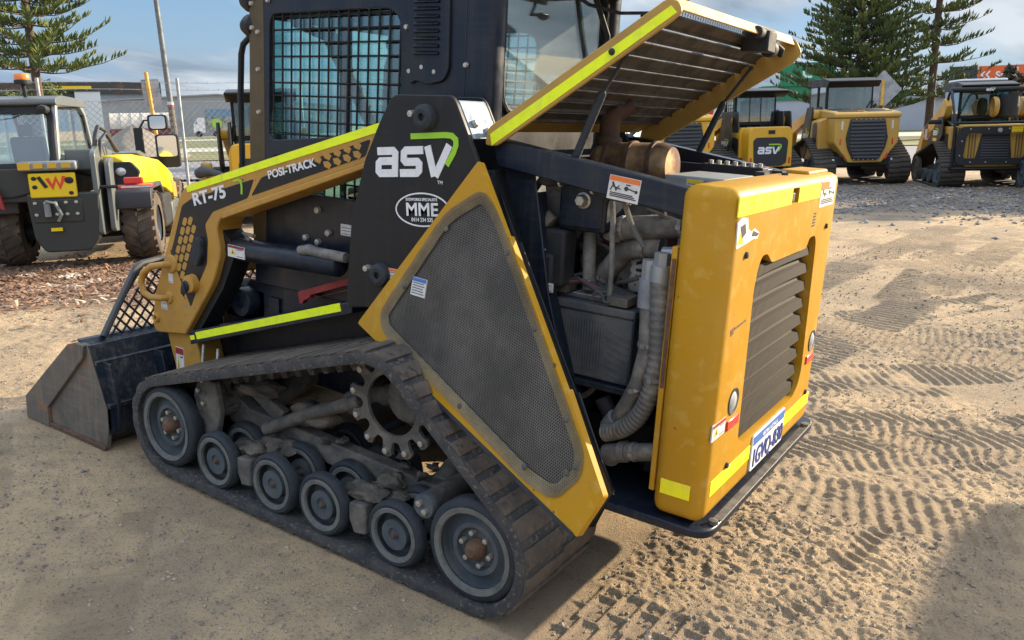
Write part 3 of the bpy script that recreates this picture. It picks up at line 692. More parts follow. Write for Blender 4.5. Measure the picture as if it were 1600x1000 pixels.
# lift arms
AO = rnd([(-.20, 1.548), (.960, 1.210), (1.012, 1.162), (1.079, 1.015), (1.231, .682), (1.263, .548), (1.240, .505), (1.018, .535), (.806, .807), (.748, .943), (.775, 1.05), (.720, 1.115), (.555, 1.172), (-.20, 1.425)], [0, .06, .05, .05, .05, .03, .03, .01, .05, .05, .05, .06, .06, 0], 4)
AP = [(.995, 1.12), (1.062, .962), (1.095, .892), (.967, .672), (.900, .797), (.842, .885), (.83, .99), (.845, 1.055), (.79, 1.115), (.565, 1.195), (.525, 1.275), (.93, 1.155)]
AP2 = [(.480, 1.285), (.545, 1.205), (-.075, 1.408), (-.100, 1.470)]
for s in (1, -1):
    a = MB().prism(AO, 'Y', s * .50, s * .63)
    arm = a.build('loader_arm', YELA, ML, bevel=.006)
    MB().prism([(1.018, .540), (.806, .812), (.748, .943), (.77, 1.04), (.72, 1.0), (.70, .93), (.78, .78), (1.0, .50)], 'Y', s * .505, s * .60).build('arm_back', BLK, arm)
    fl = MB().prism([(.72, 1.118), (.555, 1.176), (-.10, 1.392), (-.10, 1.372), (.55, 1.150), (.71, 1.095)], 'Y', s * .50, s * .648).build('arm_flange', YELA, arm, bevel=.004)
    lw = MB().prism(rnd([(1.20, .515), (1.14, .33), (1.20, .20), (1.30, .18), (1.18, .10), (1.02, .18), (.955, .40), (.99, .53)], .02, 2), 'Y', s * .47, s * .60).build('arm_foot', YELA, arm, bevel=.006)
    if s == 1:
        Fp = lambda u, v, w: (u, .63 + w, v)
        MB().prism(rnd(AP, .012, 2), None, -.002, .0012, F=Fp).build('black_decal', BLK, arm, smooth=0)
        MB().prism(rnd(AP2, .012, 2), None, -.002, .0012, F=Fp).build('black_decal', BLK, arm, smooth=0)
        MB().prism([(.958, 1.207), (-.160, 1.534), (-.150, 1.500), (.952, 1.180)], None, -.002, .0024, F=Fp).build('reflective_tape', FLUO, arm, smooth=0)
        # tread-print pattern of the decal
        td = MB(); rgp = random.Random(5)
        e1, e2 = Vector((.40, -.917)), Vector((-.917, -.40))
        def inside(p, poly):
            c = False
            for q in range(len(poly)):
                a, b = poly[q - 1], poly[q]
                if (a[1] > p[1]) != (b[1] > p[1]) and p[0] < (b[0] - a[0]) * (p[1] - a[1]) / (b[1] - a[1]) + a[0]: c = not c
            return c
        for i in range(7):
            for j in range(4):
                o_ = Vector((1.000, 1.085)) + e1 * (.047 * i + (.022 if j % 2 else 0)) + e2 * (.032 * j)
                pg = [o_ + e1 * a + e2 * b for a, b in ((-.019, -.004), (-.010, -.0125), (.019, -.0125), (.021, .004), (.011, .0125), (-.019, .0125))]
                if all(inside(p, AP) for p in pg) and o_.y > .80: td.prism([tuple(p) for p in pg], None, -.001, .0026, F=Fp)
        for i in range(5):
            for j in range(2):
                cx, cz = -.035 + .05 * i, 1.437 - .016 * i - .032 * j + .004
                if i > 3 and j: continue
                td.prism([(cx + .020, cz + .012), (cx - .004, cz + .016), (cx - .022, cz + .004), (cx - .012, cz - .013), (cx + .014, cz - .006)], None, -.001, .0026, F=Fp)
        td.build('tread_pattern_decal', YELA, arm, smooth=0)
        d = Vector((-1, 0, .272)).normalized(); u = Vector((.272, 0, 1)).normalized()
        text('model_lettering', 'RT-75', (.912, .63, 1.128), d, u, .052, WHITE, arm, bold=.0022, sx=1.25, lift=.0024)
        MB().strokes([[(0, .06), (.035, .06), (.046, .05), (.046, .03), (.036, 0)]], .010, frame((.635, .63, 1.197), d, u)[0], .0015, .0026).build('logo_swoosh', LIME, arm, smooth=0)
        text('model_lettering', 'POSI-TRACK', (.437, .63, 1.283), d, u, .031, WHITE, arm, bold=.0010, sx=1.14, lift=.0024)
        h = MB(); hp = [(1.09, .63, .845), (1.10, .665, .848), (1.16, .685, .835), (1.215, .69, .80), (1.238, .69, .75), (1.222, .69, .705), (1.185, .68, .688), (1.13, .66, .69), (1.125, .63, .69)]
        h.tube(hp, .015, 10); h.lathe([(0, .012), (.02, .012), (.036, .01), (.042, 0)], (1.088, .63, .85), (0, 1, 0), 20); h.lathe([(0, .010), (.02, .010), (.026, .008), (.03, 0)], (1.122, .63, .69), (0, 1, 0), 16)
        h.build('hose_guard', YELA, arm)
        p = MB(); p.lathe([(.0, .04), (.02, .04), (.026, .03), (.026, .012)], (.953, .63, .775), (0, 1, 0), 16); p.blob((.952, .675, .76), (.018, .012, .03), 4, .2, 1); p.build('pin_lock', TYR, arm)
        MB().lathe([(0, .032), (.028, .032), (.038, .03), (.042, 0)], (.94, .63, .785), (0, 1, 0), 20).build('pin_boss', YELA, arm)
        MB().lathe([(0, .0), (.010, .0), (.010, .012), (.018, .014), (.024, 0)], (1.222, .63, .578), (0, 1, 0), 14).build('lower_boss', YELA, arm)
        MB().prism(rnd([(.855, .99), (.85, .925), (.885, .865), (.908, .885), (.905, .97), (.885, 1.0)], .01, 2), 'Y', .628, .655).build('hose_cover', TYR, arm, bevel=.006)
        sticker(arm, (1.118, .6305, .760), LX, UP, .032, .042, None, None, 'blank_sticker', 1); sticker(arm, (1.185, .6305, .628), LX, (.1, 0, 1), .046, .040, None, None, 'blank_sticker', 2)
        sticker(arm, (1.135, .6015, .30), LX, (.05, 0, 1), .058, .15, REDP, 'tri', 'warning_sticker', 2)
    else:
        MB().prism([(.958, 1.207), (-.160, 1.534), (-.150, 1.500), (.952, 1.180)], 'Y', -.632, -.628).build('reflective_tape', FLUO, arm, smooth=0)
    c = MB(); c.lathe([(.0, .0), (.022, .004), (.032, .02), (.036, .06), (.036, .12), (.048, .14), (.048, .74), (.04, .75), (0, .76)], (.86, s * .565, .955), (-1, 0, .03), 20)
    cy = c.build('lift_cylinder', NAVY, ML)
    hp = MB(); hp.tube([(.30, s * .60, 1.015), (.25, s * .60, 1.025), (.2, s * .60, 1.02), (.05, s * .6, 1.02)], [.018, .022, .02, .02], 10); hp.tube([(.62, s * .58, 1.01), (.66, s * .58, 1.035), (.60, s * .575, 1.03)], .010, 6)
    hp.build('hydraulic_fitting', HOSE, cy)
    if s == 1: sticker(cy, (.72, .6145, .935), (-1, 0, -.02), UP, .105, .05, REDP, 'tri', 'warning_sticker', 2)
MB().cyl((1.03, -.50, .85), (1.03, .50, .85), .055, n=20).box(.93, 1.08, -.50, .50, .80, .87).build('arm_crossbar', YELA, ML, bevel=.01)
tl = MB(); tl.prism([(.72, 1.20), (.66, 1.27), (.60, 1.30), (.60, 1.22)], 'Y', .49, .50)
hh = MB(); hh.box(.865, .925, .56, .585, 1.21, 1.31); hh.build('hose_bracket', YELA, ML, bevel=.01)
hh = MB(); hh.tube([(.90, .61, 1.262), (.87, .61, 1.275), (.80, .61, 1.275), (.74, .60, 1.262), (.68, .58, 1.235)], [.022, .024, .014, .014, .014], 10); hh.build('hydraulic_hose', HOSED, ML)
nb = MB()
for x, z in ((.33, 1.16), (.40, 1.04), (.33, 1.03), (.27, 1.075)): nb.lathe([(0, .016), (.013, .014), (.016, 0)], (x, .4705, z), (0, 1, 0), 8)
nb.build('panel_bolts', BOLT, cab)
sticker(cab, (.205, .4715, 1.075), LX, UP, .08, .045, None, None, 'maker_plate', 3); sticker(cab, (.13, .4715, 1.10), LX, UP, .04, .08, ORNG, None, 'warning_sticker', 3)

# bucket
bk = MB()
bk.prism([(1.899, 0.004), (1.899, .012), (1.80, .02), (1.28, .026), (1.225, .08), (1.225, .20), (1.335, .475), (1.345, .475), (1.25, .21), (1.25, .09), (1.29, .045), (1.5, .03), (1.9, .016)], 'Y', -.90, .90)
bk.prism([(1.30, .40), (1.40, .49), (1.43, .49), (1.36, .40)], 'Y', -.9, .9)
bkt = bk.build('bucket', SCR, ML, bevel=.003)
for s in (1, -1):
    sp_ = MB(); sp_.prism([(1.899, .113), (1.902, .0), (1.245, .0), (1.225, .10), (1.225, .20), (1.345, .478), (1.411, .48), (1.476, .460)], 'Y', s * .885, s * .905)
    sd = sp_.build('side_plate', BUCK, bkt, bevel=.003)
    MB().prism([(1.899, .113), (1.902, .0), (1.70, .0), (1.70, .10), (1.36, .418), (1.345, .478), (1.411, .48), (1.476, .460)], 'Y', s * .905, s * .922).build('edge_wear_plate', BUCK, sd, bevel=.003)
    MB().prism([(1.902, .0), (1.902, .022), (1.24, .022), (1.24, .0)], 'Y', s * .905, s * .918).build('cutting_edge', RUST, sd, bevel=.003)
rb_ = MB()
for y in (.86, .60, .30, 0, -.3, -.6, -.86):
    rb_.prism([(1.225, .09), (1.225, .2), (1.30, .40), (1.24, .40), (1.19, .2), (1.20, .1)], 'Y', y - .008, y + .008)
rb_.box(1.205, 1.235, -.9, .9, .205, .225); rb_.box(1.19, 1.235, -.56, .56, .33, .47)
rb_.build('back_rib', SCR, bkt, bevel=.002)
cp = MB(); cp.prism([(1.22, .15), (1.24, .50), (1.14, .54), (1.12, .18)], 'Y', -.56, .56); cp.build('coupler', NAVY, bkt, bevel=.01)
# expanded-mesh spill guard on the bucket's top edge
g0, gx = Vector((1.385, 0, .49)), Vector((1.42, 0, .80))
sg = MB(); sg.tube([(1.385, .80, .49), (1.42, .60, .775), (1.425, .56, .795), (1.425, .50, .80), (1.425, -.50, .80), (1.42, -.60, .775), (1.385, -.80, .49)], .016, 8)
sgo = sg.build('spill_guard', GRY, bkt)
wv = MB()
for i in range(-24, 25):
    for d in (1, -1):
        pts = []
        for j in range(9):
            t = j / 8; y = .105 * i / 2 + d * .26 * (t - .5); lim = .78 - .19 * t
            if abs(y) < lim: pts.append((1.385 + .038 * t, y, .49 + .30 * t))
        if len(pts) > 1: wv.tube(pts, .0055, 5)
wv.build('guard_mesh', BLK, sgo)

# engine-bay: rails, hood lid on its struts
for s in (1, -1):
    b = MB().prism([(-.575, 1.505), (-.60, 1.415), (-1.27, 1.32), (-1.27, 1.405)], 'Y', s * .50, s * .565).build('hood_rail', NAVY, ML, bevel=.004)
    if s == 1:
        sticker(b, (-1.010, .566, 1.352), (-1, 0, -.10), UP, .105, .072, ORNG, 'figs', 'warning_sticker', 3)
u_ = Vector((-.8375, 0, .5465)); n_ = Vector((.5465, 0, .8375))
Fl = lambda a, y, h: (-.565 + u_.x * a + n_.x * h, y, 1.515 + u_.z * a + n_.z * h)
Flp = lambda u, v, w: Fl(u, w, v)
lid = MB()
lid.prism(rnd([(-.02, -.03), (.02, .012), (.72, .012), (.745, -.01), (.742, -.045), (.70, -.05), (.02, -.055)], .012, 2), None, .580, .592, F=Flp)
lid.prism(rnd([(-.02, -.03), (.02, .012), (.72, .012), (.745, -.01), (.742, -.07), (.70, -.085), (.04, -.075)], .012, 2), None, -.592, -.580, F=Flp)
for a0, a1 in ((0, .10), (.70, .735)):
    lid.prism([(a0, .006), (a1, .006), (a1, .012), (a0, .012)], None, -.58, .58, F=Flp)
lid.prism([(.728, .012), (.728, -.03), (.735, -.03), (.735, .012)], None, -.58, .58, F=Flp)
LID = lid.build('engine_hood_lid', TAN, ML, bevel=.003)
MB().prism([(.005, -.045), (.018, -.010), (.722, -.012), (.728, -.038)], None, .5915, .5935, F=Flp).build('reflective_tape', FLUO, LID, smooth=0)
MB().lathe([(0, .012), (.007, .01), (.011, 0)], Fl(.51, .593, -.022), (0, 1, 0), 10).build('lid_bolt', TYR, LID)
sl_ = MB(); k_ = 9
for i in range(k_):
    a = .10 + .067 * i
    sl_.prism([(a, .004), (a + .044, .007), (a + .046, -.004), (a + .043, -.005), (a + .040, .002), (a + .006, -.003), (a + .002, -.012), (a - .002, -.012)], None, -.578, .578, F=Flp)
sl_.build('lid_slats', LIDU, LID, smooth=0)
for i in range(k_):
    a = .146 + .067 * i
    pl = MB().add([Fl(a, -.57, .006), Fl(a, .57, .006), Fl(a + .016, .57, .006), Fl(a + .016, -.57, .006)], [(0, 1, 2, 3)])
    pl.build('lid_mesh_strip', PERFL, LID, smooth=0, uvax=(tuple(u_), (0, 1, 0)))
lt = MB(); lt.obox(Fl(.70, -.22, -.03), (.10, .09, .07)); lt.cyl(Fl(.73, -.30, -.02), Fl(.73, -.12, -.02), .022, n=12); lt.cyl(Fl(.70, -.34, -.05), Fl(.70, -.30, -.05), .03, n=12); lt.tube([Fl(.71, -.36, -.02), Fl(.72, -.40, -.06), Fl(.70, -.42, -.07)], .012, 6)
lt.build('lid_latch', INT, LID, bevel=.004)
for s in (1, -1):
    st_ = MB(); st_.cyl((-.852, s * .525, 1.415), (-.951, s * .53, 1.661), .0135, n=12); st_.cyl((-.951, s * .53, 1.661), (-1.045, s * .54, 1.80), .006, n=8); st_.blob((-.951, s * .53, 1.661), (.012, .012, .012), 1, .05, 1); st_.blob((-1.045, s * .54, 1.80), (.012, .012, .012), 1, .05, 1)
    st_.build('gas_strut', TYR, ML)

# rear hood housing with the grille opening cut through it
def cut(o, cutter):
    b = o.modifiers.new('cut', 'BOOLEAN'); b.operation = 'DIFFERENCE'; b.object = cutter; b.solver = 'EXACT'
    bpy.context.view_layer.update()
    me = bpy.data.meshes.new_from_object(o.evaluated_get(bpy.context.evaluated_depsgraph_get()))
    o.modifiers.clear(); old = o.data; o.data = me; me.name = old.name; bpy.data.objects.remove(cutter)
    me.polygons.foreach_set('use_smooth', [True] * len(me.polygons)); me.set_sharp_from_angle(angle=R(30))
hd = MB().box(-1.431, -1.262, -.60, .60, .395, 1.420)
HD = hd.build('rear_housing', YEL, ML, bevel=.038, seg=5)
GO = rnd([(.356, 1.10), (.340, 1.165), (.310, 1.200), (.255, 1.200), (.199, 1.164), (-.219, 1.164), (-.245, 1.200), (-.325, 1.200), (-.352, 1.165), (-.405, .66), (-.38, .60), (-.31, .566), (.27, .566), (.33, .60)], .02, 3)
ct = MB().prism(GO, 'X', -1.6, -1.39); ct.box(-1.39, -1.2, -.55, .55, .45, 1.30); ct.box(-1.44, -1.38, -.010, .058, 1.342, 1.393)
c1 = MB().prism(GO, 'X', -1.6, -1.2).build('cut_a', YEL)
cut(HD, c1)
c2 = MB().box(-1.5, -1.40, -.018, .060, 1.343, 1.392).build('cut_b', YEL)
cut(HD, c2)
MB().box(-1.404, -1.40, -.03, .07, 1.33, 1.40).build('latch_recess', INT, HD)
lk = MB(); lk.box(-1.425, -1.404, .0, .03, 1.345, 1.375); lk.build('latch', GRY, HD, bevel=.003)
MB().prism(rnd([(.365, 1.19), (-.36, 1.19), (-.41, .63), (-.37, .57), (.33, .57)], .01), 'X', -1.372, -1.368).build('radiator_core', INT, HD)
FIN, nt_, b_ = newmat('ribbed_fin_metal')
tcx = nt_.nodes.new('ShaderNodeTexCoord'); wv_ = nt_.nodes.new('ShaderNodeTexWave'); wv_.bands_direction = 'Y'; wv_.inputs['Scale'].default_value = 30; wv_.inputs['Distortion'].default_value = .3
nt_.links.new(tcx.outputs['Object'], wv_.inputs['Vector'])
nz_ = nt_.nodes.new('ShaderNodeTexNoise'); nz_.inputs['Scale'].default_value = 5; nz_.inputs['Detail'].default_value = 6; nt_.links.new(tcx.outputs['Object'], nz_.inputs['Vector'])
x1 = nt_.nodes.new('ShaderNodeMix'); x1.data_type = 'RGBA'; x1.inputs[6].default_value = (.012, .0105, .009, 1); x1.inputs[7].default_value = (.055, .043, .031, 1)
nt_.links.new(wv_.outputs['Fac'], x1.inputs[0])
x2 = nt_.nodes.new('ShaderNodeMix'); x2.data_type = 'RGBA'; x2.inputs[7].default_value = (.042, .030, .019, 1); nt_.links.new(x1.outputs[2], x2.inputs[6])
mr = nt_.nodes.new('ShaderNodeMapRange'); mr.inputs[1].default_value = .45; mr.inputs[2].default_value = .75; mr.inputs[4].default_value = .55; nt_.links.new(nz_.outputs[0], mr.inputs[0]); nt_.links.new(mr.outputs[0], x2.inputs[0])
nt_.links.new(x2.outputs[2], b_.inputs['Base Color']); b_.inputs['Roughness'].default_value = .7; b_.inputs['Specular IOR Level'].default_value = .2
bp = nt_.nodes.new('ShaderNodeBump'); bp.inputs['Strength'].default_value = .6; bp.inputs['Distance'].default_value = .004; nt_.links.new(wv_.outputs['Fac'], bp.inputs['Height']); nt_.links.new(bp.outputs[0], b_.inputs['Normal'])
fn = MB()
for i in range(9):
    z1 = 1.185 - .068 * i; z0 = z1 - .064; yr = -.335 - .006 * i; n = 14
    vs = []
    for j in range(n + 1):
        t = j / n; y = .352 + (yr - .352) * t; bu = .010 * math.sin(math.pi * t); dz = .012 * math.sin(math.pi * t)
        vs += [(-1.378 - bu, y, z1 + .012 + dz), (-1.394 - bu, y, z0 + .042 + dz), (-1.410 - bu, y, z0 + .036 + dz), (-1.416 - bu, y, z0 + .004 + dz), (-1.376, y, z0 + dz)]
    fn.add(vs, [[5 * j + q, 5 * j + q + 1, 5 * j + q + 6, 5 * j + q + 5] for j in range(n) for q in range(4)] + [[0, 1, 2, 3, 4], [5 * n + q for q in range(5)]])
fn.build('grille_slats', FIN, HD, smooth=15)
Fh, Mh, Oh = frame((-1.431, 0, 0), RX, UP)     # u runs to -y
def hbox(name, u0, u1, v0, v1, mt, d=.0015, par=None): return qd(MB(), u0, u1, v0, v1, Fh, 0, d).build(name, mt, par or HD, smooth=0)
t_ = MB(); qd(t_, -.590, -.062, 1.341, 1.394, Fh); qd(t_, .020, .303, 1.341, 1.392, Fh); t_.build('reflective_tape', FLUO2, HD, smooth=0)
t_ = MB(); qd(t_, -.552, -.176, .478, .528, Fh); qd(t_, .218, .585, .470, .520, Fh); t_.build('reflective_tape', FLUO2, HD, smooth=0)
sticker(HD, Fh(.318, 1.302, 0), RX, UP, .215, .094, None, 'figs', 'warning_sticker', 3)
hbox('sticker_band', .322, .43, 1.366, 1.394, ORNG, .002)
tn = MB().prism([(-.575, 1.250), (-.585, 1.325), (-.55, 1.338), (-.50, 1.332), (-.485, 1.300), (-.455, 1.288), (-.425, 1.296), (-.375, 1.278), (-.39, 1.262), (-.43, 1.264), (-.48, 1.258)], None, -.002, .0015, F=Fh).build('torn_sticker', PAPER, HD, smooth=0)
MB().prism([(-.572, 1.262), (-.525, 1.262), (-.545, 1.312)], None, -.002, .0022, F=Fh).build('warning_triangle', YELB, tn, smooth=0)
MB().prism([(-.56, 1.312), (-.52, 1.318), (-.505, 1.29), (-.54, 1.275)], None, -.001, .0023, F=Fh).prism([(-.44, 1.29), (-.38, 1.276), (-.40, 1.270), (-.45, 1.275)], None, -.001, .0023, F=Fh).build('sticker_print', INK, tn, smooth=0)
v_ = MB()
for i in range(5): qd(v_, .252 + .002 * i, .292, 1.238 + .011 * i, 1.2435 + .011 * i, Fh, 0, .0012)
v_.build('vent_slots', INT, HD, smooth=0)
b_ = MB()
for u, v in ((-.480, 1.222), (.467, 1.222), (-.421, .539), (.517, .536)): b_.lathe([(0, .010), (.009, .008), (.012, -.002)], Fh(u, v, 0), (-1, 0, 0), 10)
b_.build('housing_bolts', TYR, HD)
for u in (-.428, .506):
    l = MB().lathe([(.030, .0), (.043, .004), (.045, -.01), (.03, -.01)], Fh(u, .757, 0), (-1, 0, 0), 24).build('reversing_lamp', GRY, HD)
    MB().lathe([(0, .008), (.02, .006), (.033, -.001)], Fh(u, .757, 0), (-1, 0, 0), 24).build('lamp_lens', LENS, l)
for u in (-.468, .452):
    MB().prism([(u, .668), (u + .105, .668), (u + .105, .700), (u, .700)], None, -.002, .006, F=Fh).build('red_reflector', REDL, HD, bevel=.002)
sticker(HD, Fh(-.592, .670, .0), RX, UP, .11, .052, REDP, 'tri', 'warning_sticker', 2); sticker(HD, Fh(.51, .725, 0), RX, UP, .05, .045, None, None, 'blank_sticker', 2)
MB().prism([(-.50, 1.0), (-.40, 1.008), (-.40, 1.014), (-.50, 1.006)], None, -.001, .001, F=Fh).prism([(-.53, .985), (-.51, .99), (-.50, 1.01), (-.535, 1.005)], None, -.001, .001, F=Fh).build('rust_scratch', RUST, HD, smooth=0)
pt = MB().prism(rnd([(-.168, .424), (.212, .424), (.212, .558), (-.168, .558)], .012, 3), None, .0, .007, F=Fh).build('number_plate', WHITE, HD, bevel=.002)
F2 = lambda u, v, w: Fh(u, v, w + .007)
qd(MB(), -.160, .204, .520, .552, F2).build('plate_band', BLUE, pt, smooth=0)
text('plate_state_lettering', 'WESTERN AUSTRALIA', F2(.022, .527, 0), RX, UP, .014, WHITE, pt, center=True, sx=.95, lift=.0022)
text('plate_characters', '1GVQ-830', F2(.022, .438, 0), RX, UP, .068, PLBL, pt, bold=.0010, center=True, sx=.86)
MB().prism([(-1.290, .518), (-1.290, .470), (-1.386, .470), (-1.386, .518)], 'Y', .598, .6015).build('reflective_tape', FLUO2, HD, smooth=0)
MB().box(-1.263, -1.245, .50, .585, .46, 1.235).build('housing_flange', YEL, HD, bevel=.003)
MB().box(-1.2475, -1.2455, .573, .5865, .95, 1.16).box(-1.262, -1.25, .584, .5865, .8, 1.20).build('flange_wear', RUST, HD)
lt = MB(); lt.box(-1.31, -1.27, -.35, -.22, 1.42, 1.428); lt.cyl((-1.34, -.15, 1.42), (-1.34, -.15, 1.428), .012, n=10); lt.box(-1.30, -1.268, -.10, -.04, 1.42, 1.43)
lt.build('striker_plate', TYR, HD)
rs = MB(); rs.box(-1.39, -1.28, -.56, -.28, 1.41, 1.432); rs.build('housing_cap', YEL, HD, bevel=.008)

# engine bay contents
EB = MB()
EB.box(-1.26, -.62, -.56, -.54, .39, 1.40); EB.box(-.66, -.60, -.55, .50, .39, 1.36); EB.box(-1.262, -1.24, -.55, .50, .39, 1.30)
EB.build('engine_bay_walls', NAVY, ML)
po = MB(); po.prism([(-.60, 1.46), (-.72, 1.40), (-.80, 1.0), (-1.0, .39), (-.86, .39), (-.70, .90), (-.60, 1.30)], 'Y', .46, .52); po.build('bay_post', NAVY, ML, bevel=.004)
en = MB(); en.box(-1.10, -.70, -.30, .12, .55, 1.15); en.box(-1.05, -.74, -.20, .16, 1.1, 1.22)
for i in range(5): en.box(-.80, -.76 + .0, .12, .22, .98 + .05 * i, 1.01 + .05 * i)
en.cyl((-.84, .0, 1.0), (-.84, .24, 1.0), .10, n=20)
eng = en.build('engine_block', ENGR, ML, bevel=.01)
al = MB(); al.lathe([(0, .0), (.03, .004), (.05, -.004), (.075, -.02), (.08, -.09)], (-.985, .34, 1.10), (0, 1, 0), 24)
alt = al.build('alternator', CAST, eng)
a_ = MB()
for i in range(14):
    g = 2 * math.pi * i / 14; a_.obox((-.985 + .055 * math.cos(g), .338, 1.10 + .055 * math.sin(g)), (.030, .012, .010), Matrix.Rotation(-g, 3, 'Y'))
a_.build('cooling_slots', INT, alt)
tk = MB(); tk.lathe([(0, .02), (.06, .015), (.085, -.02), (.09, -.25)], (-.72, .34, 1.325), (0, 1, 0), 28); tk.blob((-.72, .3, 1.27), (.09, .1, .08), 3, .1, 2); tk.build('air_cleaner', HOSE, ML)
bx = MB(); bx.box(-.965, -.79, .30, .475, 1.222, 1.392); bxo = bx.build('mounting_bracket', NAVY, ML, bevel=.012)
MB().prism(rnd([(-.955, 1.235), (-.955, 1.38), (-.80, 1.38), (-.80, 1.235)], .02), 'Y', .472, .480).build('bracket_plate', NAVY, bxo, bevel=.004)
MB().lathe([(0, .03), (.009, .030), (.016, .030), (.020, .024), (.020, 0)], (-.885, .48, 1.325), (0, 1, 0), 6).lathe([(.02, .006), (.027, .004), (.027, 0)], (-.885, .48, 1.325), (0, 1, 0), 16).build('bracket_nut', BOLT, bxo)
mo = MB(); mo.box(-.83, -.705, .40, .49, 1.03, 1.22); mo.box(-.80, -.72, .40, .51, 1.00, 1.14); moo = mo.build('control_module', INT, ML, bevel=.012)
sticker(moo, (-.735, .511, 1.07), (-1, 0, 0), (-.2, 0, 1), .035, .085, BLUE, None, 'notice_sticker', 6); sticker(moo, (-.765, .5115, 1.012), LX, UP, .045, .03, None, 'box', 'notice_sticker', 2)
cp_ = MB(); cp_.cyl((-.70, .46, 1.27), (-.76, .46, 1.23), .03, n=12); cp_.blob((-.70, .47, 1.25), (.03, .02, .03), 9, .3, 2); cp_.build('filter_head', CAST, ML)
ps = MB(); ps.cyl((-.875, .40, 1.215), (-.885, .40, 1.02), .022, n=14); ps.tube([(-.86, .34, 1.02), (-.93, .34, 1.09), (-.99, .36, 1.165), (-1.08, .38, 1.19), (-1.13, .38, 1.19)], .037, 14)
ps.build('coolant_pipe', HOSE, ML)
pb = MB(); pb.tube([(-.955, .40, 1.200), (-.962, .40, 1.225), (-.985, .40, 1.240), (-1.10, .40, 1.258), (-1.25, .40, 1.28)], [.030, .037, .038, .038, .038], 16)
pb.build('radiator_hose', HOSE, ML)
wl = MB(); wl.tube([(-.965, .45, 1.385), (-.985, .46, 1.28), (-.99, .45, 1.10), (-.985, .44, 1.0)], .009, 8); wl.tube([(-1.03, .47, 1.37), (-1.025, .47, 1.33), (-1.06, .47, 1.26), (-1.10, .46, 1.20)], .009, 8); wl.tube([(-1.04, .44, 1.36), (-1.09, .43, 1.32), (-1.18, .42, 1.29)], .008, 8)
wl.build('engine_cable', HOSE, ML)
wb = MB(); rg = random.Random(4)
for i in range(7):
    y = .42 - .03 * i; wb.tube([(-.78, y, 1.03 + .01 * (i % 3)), (-.86, y + .02, 1.06 + .01 * (i % 2)), (-.93, y + .03, 1.035), (-1.03, y + .01, 1.02)], .006, 6)
wb.build('battery_cable', HOSED, ML)
MB().tube([(-.80, .43, 1.035), (-.88, .44, 1.055), (-.95, .445, 1.03)], .008, 6).build('red_battery_cable', mat('dusty_red_cable', (.13, .05, .055), .7), ML)
ba = MB(); ba.box(-1.082, -.745, .20, .45, .725, .955); bat = ba.build('battery', BATT, ML, bevel=.008)
bl = MB(); bl.box(-1.09, -.74, .195, .457, .955, .985); bl.box(-1.0, -.75, .25, .42, .985, 1.0); bl.build('battery_lid', BATT, bat, bevel=.006)
br = MB()
for i in range(22):
    x = -.755 - .0105 * i; br.box(x - .003, x + .003, .449, .4535, .755, .93)
for i in range(7): br.prism([(-.99 - .0005 * i, .76 + .024 * i), (-1.075, .735 + .024 * i), (-1.075, .742 + .024 * i), (-.99, .767 + .024 * i)], 'Y', .449, .4535)
br.build('battery_ribs', BATT, bat)
tm = MB(); tm.box(-.82, -.755, .36, .44, 1.0, 1.03); tm.box(-1.06, -.985, .36, .46, .992, 1.022); tm.tube([(-.93, .46, 1.0), (-.95, .47, 1.035), (-.97, .47, 1.03), (-.98, .465, 1.0), (-1.0, .46, 1.005)], .006, 6); tm.build('battery_terminal', CAST, bat, bevel=.003)
sticker(bat, (-.83, .41, 1.0005), LX, (0, -1, 0), .11, .06, None, None, 'battery_label', 3)
tr = MB(); tr.box(-1.10, -.72, .18, .47, .700, .722); tr.box(-1.10, -1.09, .44, .47, .66, .72); tr.box(-.9, -.72, .30, .46, .58, .70); tr.cyl((-1.098, .475, .70), (-1.098, .475, .97), .004, n=6); tr.build('battery_tray', NAVY, ML, bevel=.003)
ha = MB(); ha.tube([(-1.142, .50, 1.09), (-1.155, .50, .98), (-1.158, .50, .87), (-1.135, .49, .76), (-1.10, .48, .68), (-1.06, .46, .61)], .027, 14); hao = ha.build('hydraulic_hose', HOSE, ML)
MB().cyl((-1.145, .50, 1.17), (-1.145, .50, 1.11), .026, n=8).cyl((-1.145, .50, 1.11), (-1.146, .50, 1.02), .031, n=14).cyl((-1.06, .46, .615), (-1.03, .45, .57), .036, n=12).build('hose_fitting', GALV, hao)
pth = [Vector(p) for p in ((-1.188, .515, 1.13), (-1.198, .515, 1.0), (-1.205, .515, .87), (-1.19, .51, .75), (-1.155, .505, .66), (-1.10, .50, .60), (-1.03, .48, .56))]
cg = []
for i in range(len(pth) - 1):
    p0, p1, p2, p3 = pth[max(i - 1, 0)], pth[i], pth[i + 1], pth[min(i + 2, len(pth) - 1)]
    for j in range(16):
        t = j / 16; cg.append(.5 * ((2 * p1) + (p2 - p0) * t + (2 * p0 - 5 * p1 + 4 * p2 - p3) * t * t + (3 * p1 - p0 - 3 * p2 + p3) * t ** 3))
hb = MB().tube(cg, [.0265 + .0045 * (i % 3 > 0) for i in range(len(cg))], 12); hbo = hb.build('corrugated_hose', HOSE, ML, smooth=70)
MB().cyl((-1.188, .515, 1.20), (-1.188, .515, 1.15), .024, n=6).cyl((-1.188, .515, 1.16), (-1.188, .515, 1.11), .032, n=14).cyl((-1.17, .47, 1.19), (-1.25, .46, 1.2), .02, n=8).build('hose_fitting', GALV, hbo)
lp = MB(); lp.tube([(-1.055, .47, .475), (-1.06, .49, .50), (-1.09, .50, .515), (-1.24, .50, .555)], [.034, .036, .030, .030], 14); lp.cyl((-1.10, .50, .518), (-1.125, .50, .525), .036, n=14); lp.build('drain_hose', HOSE, ML)
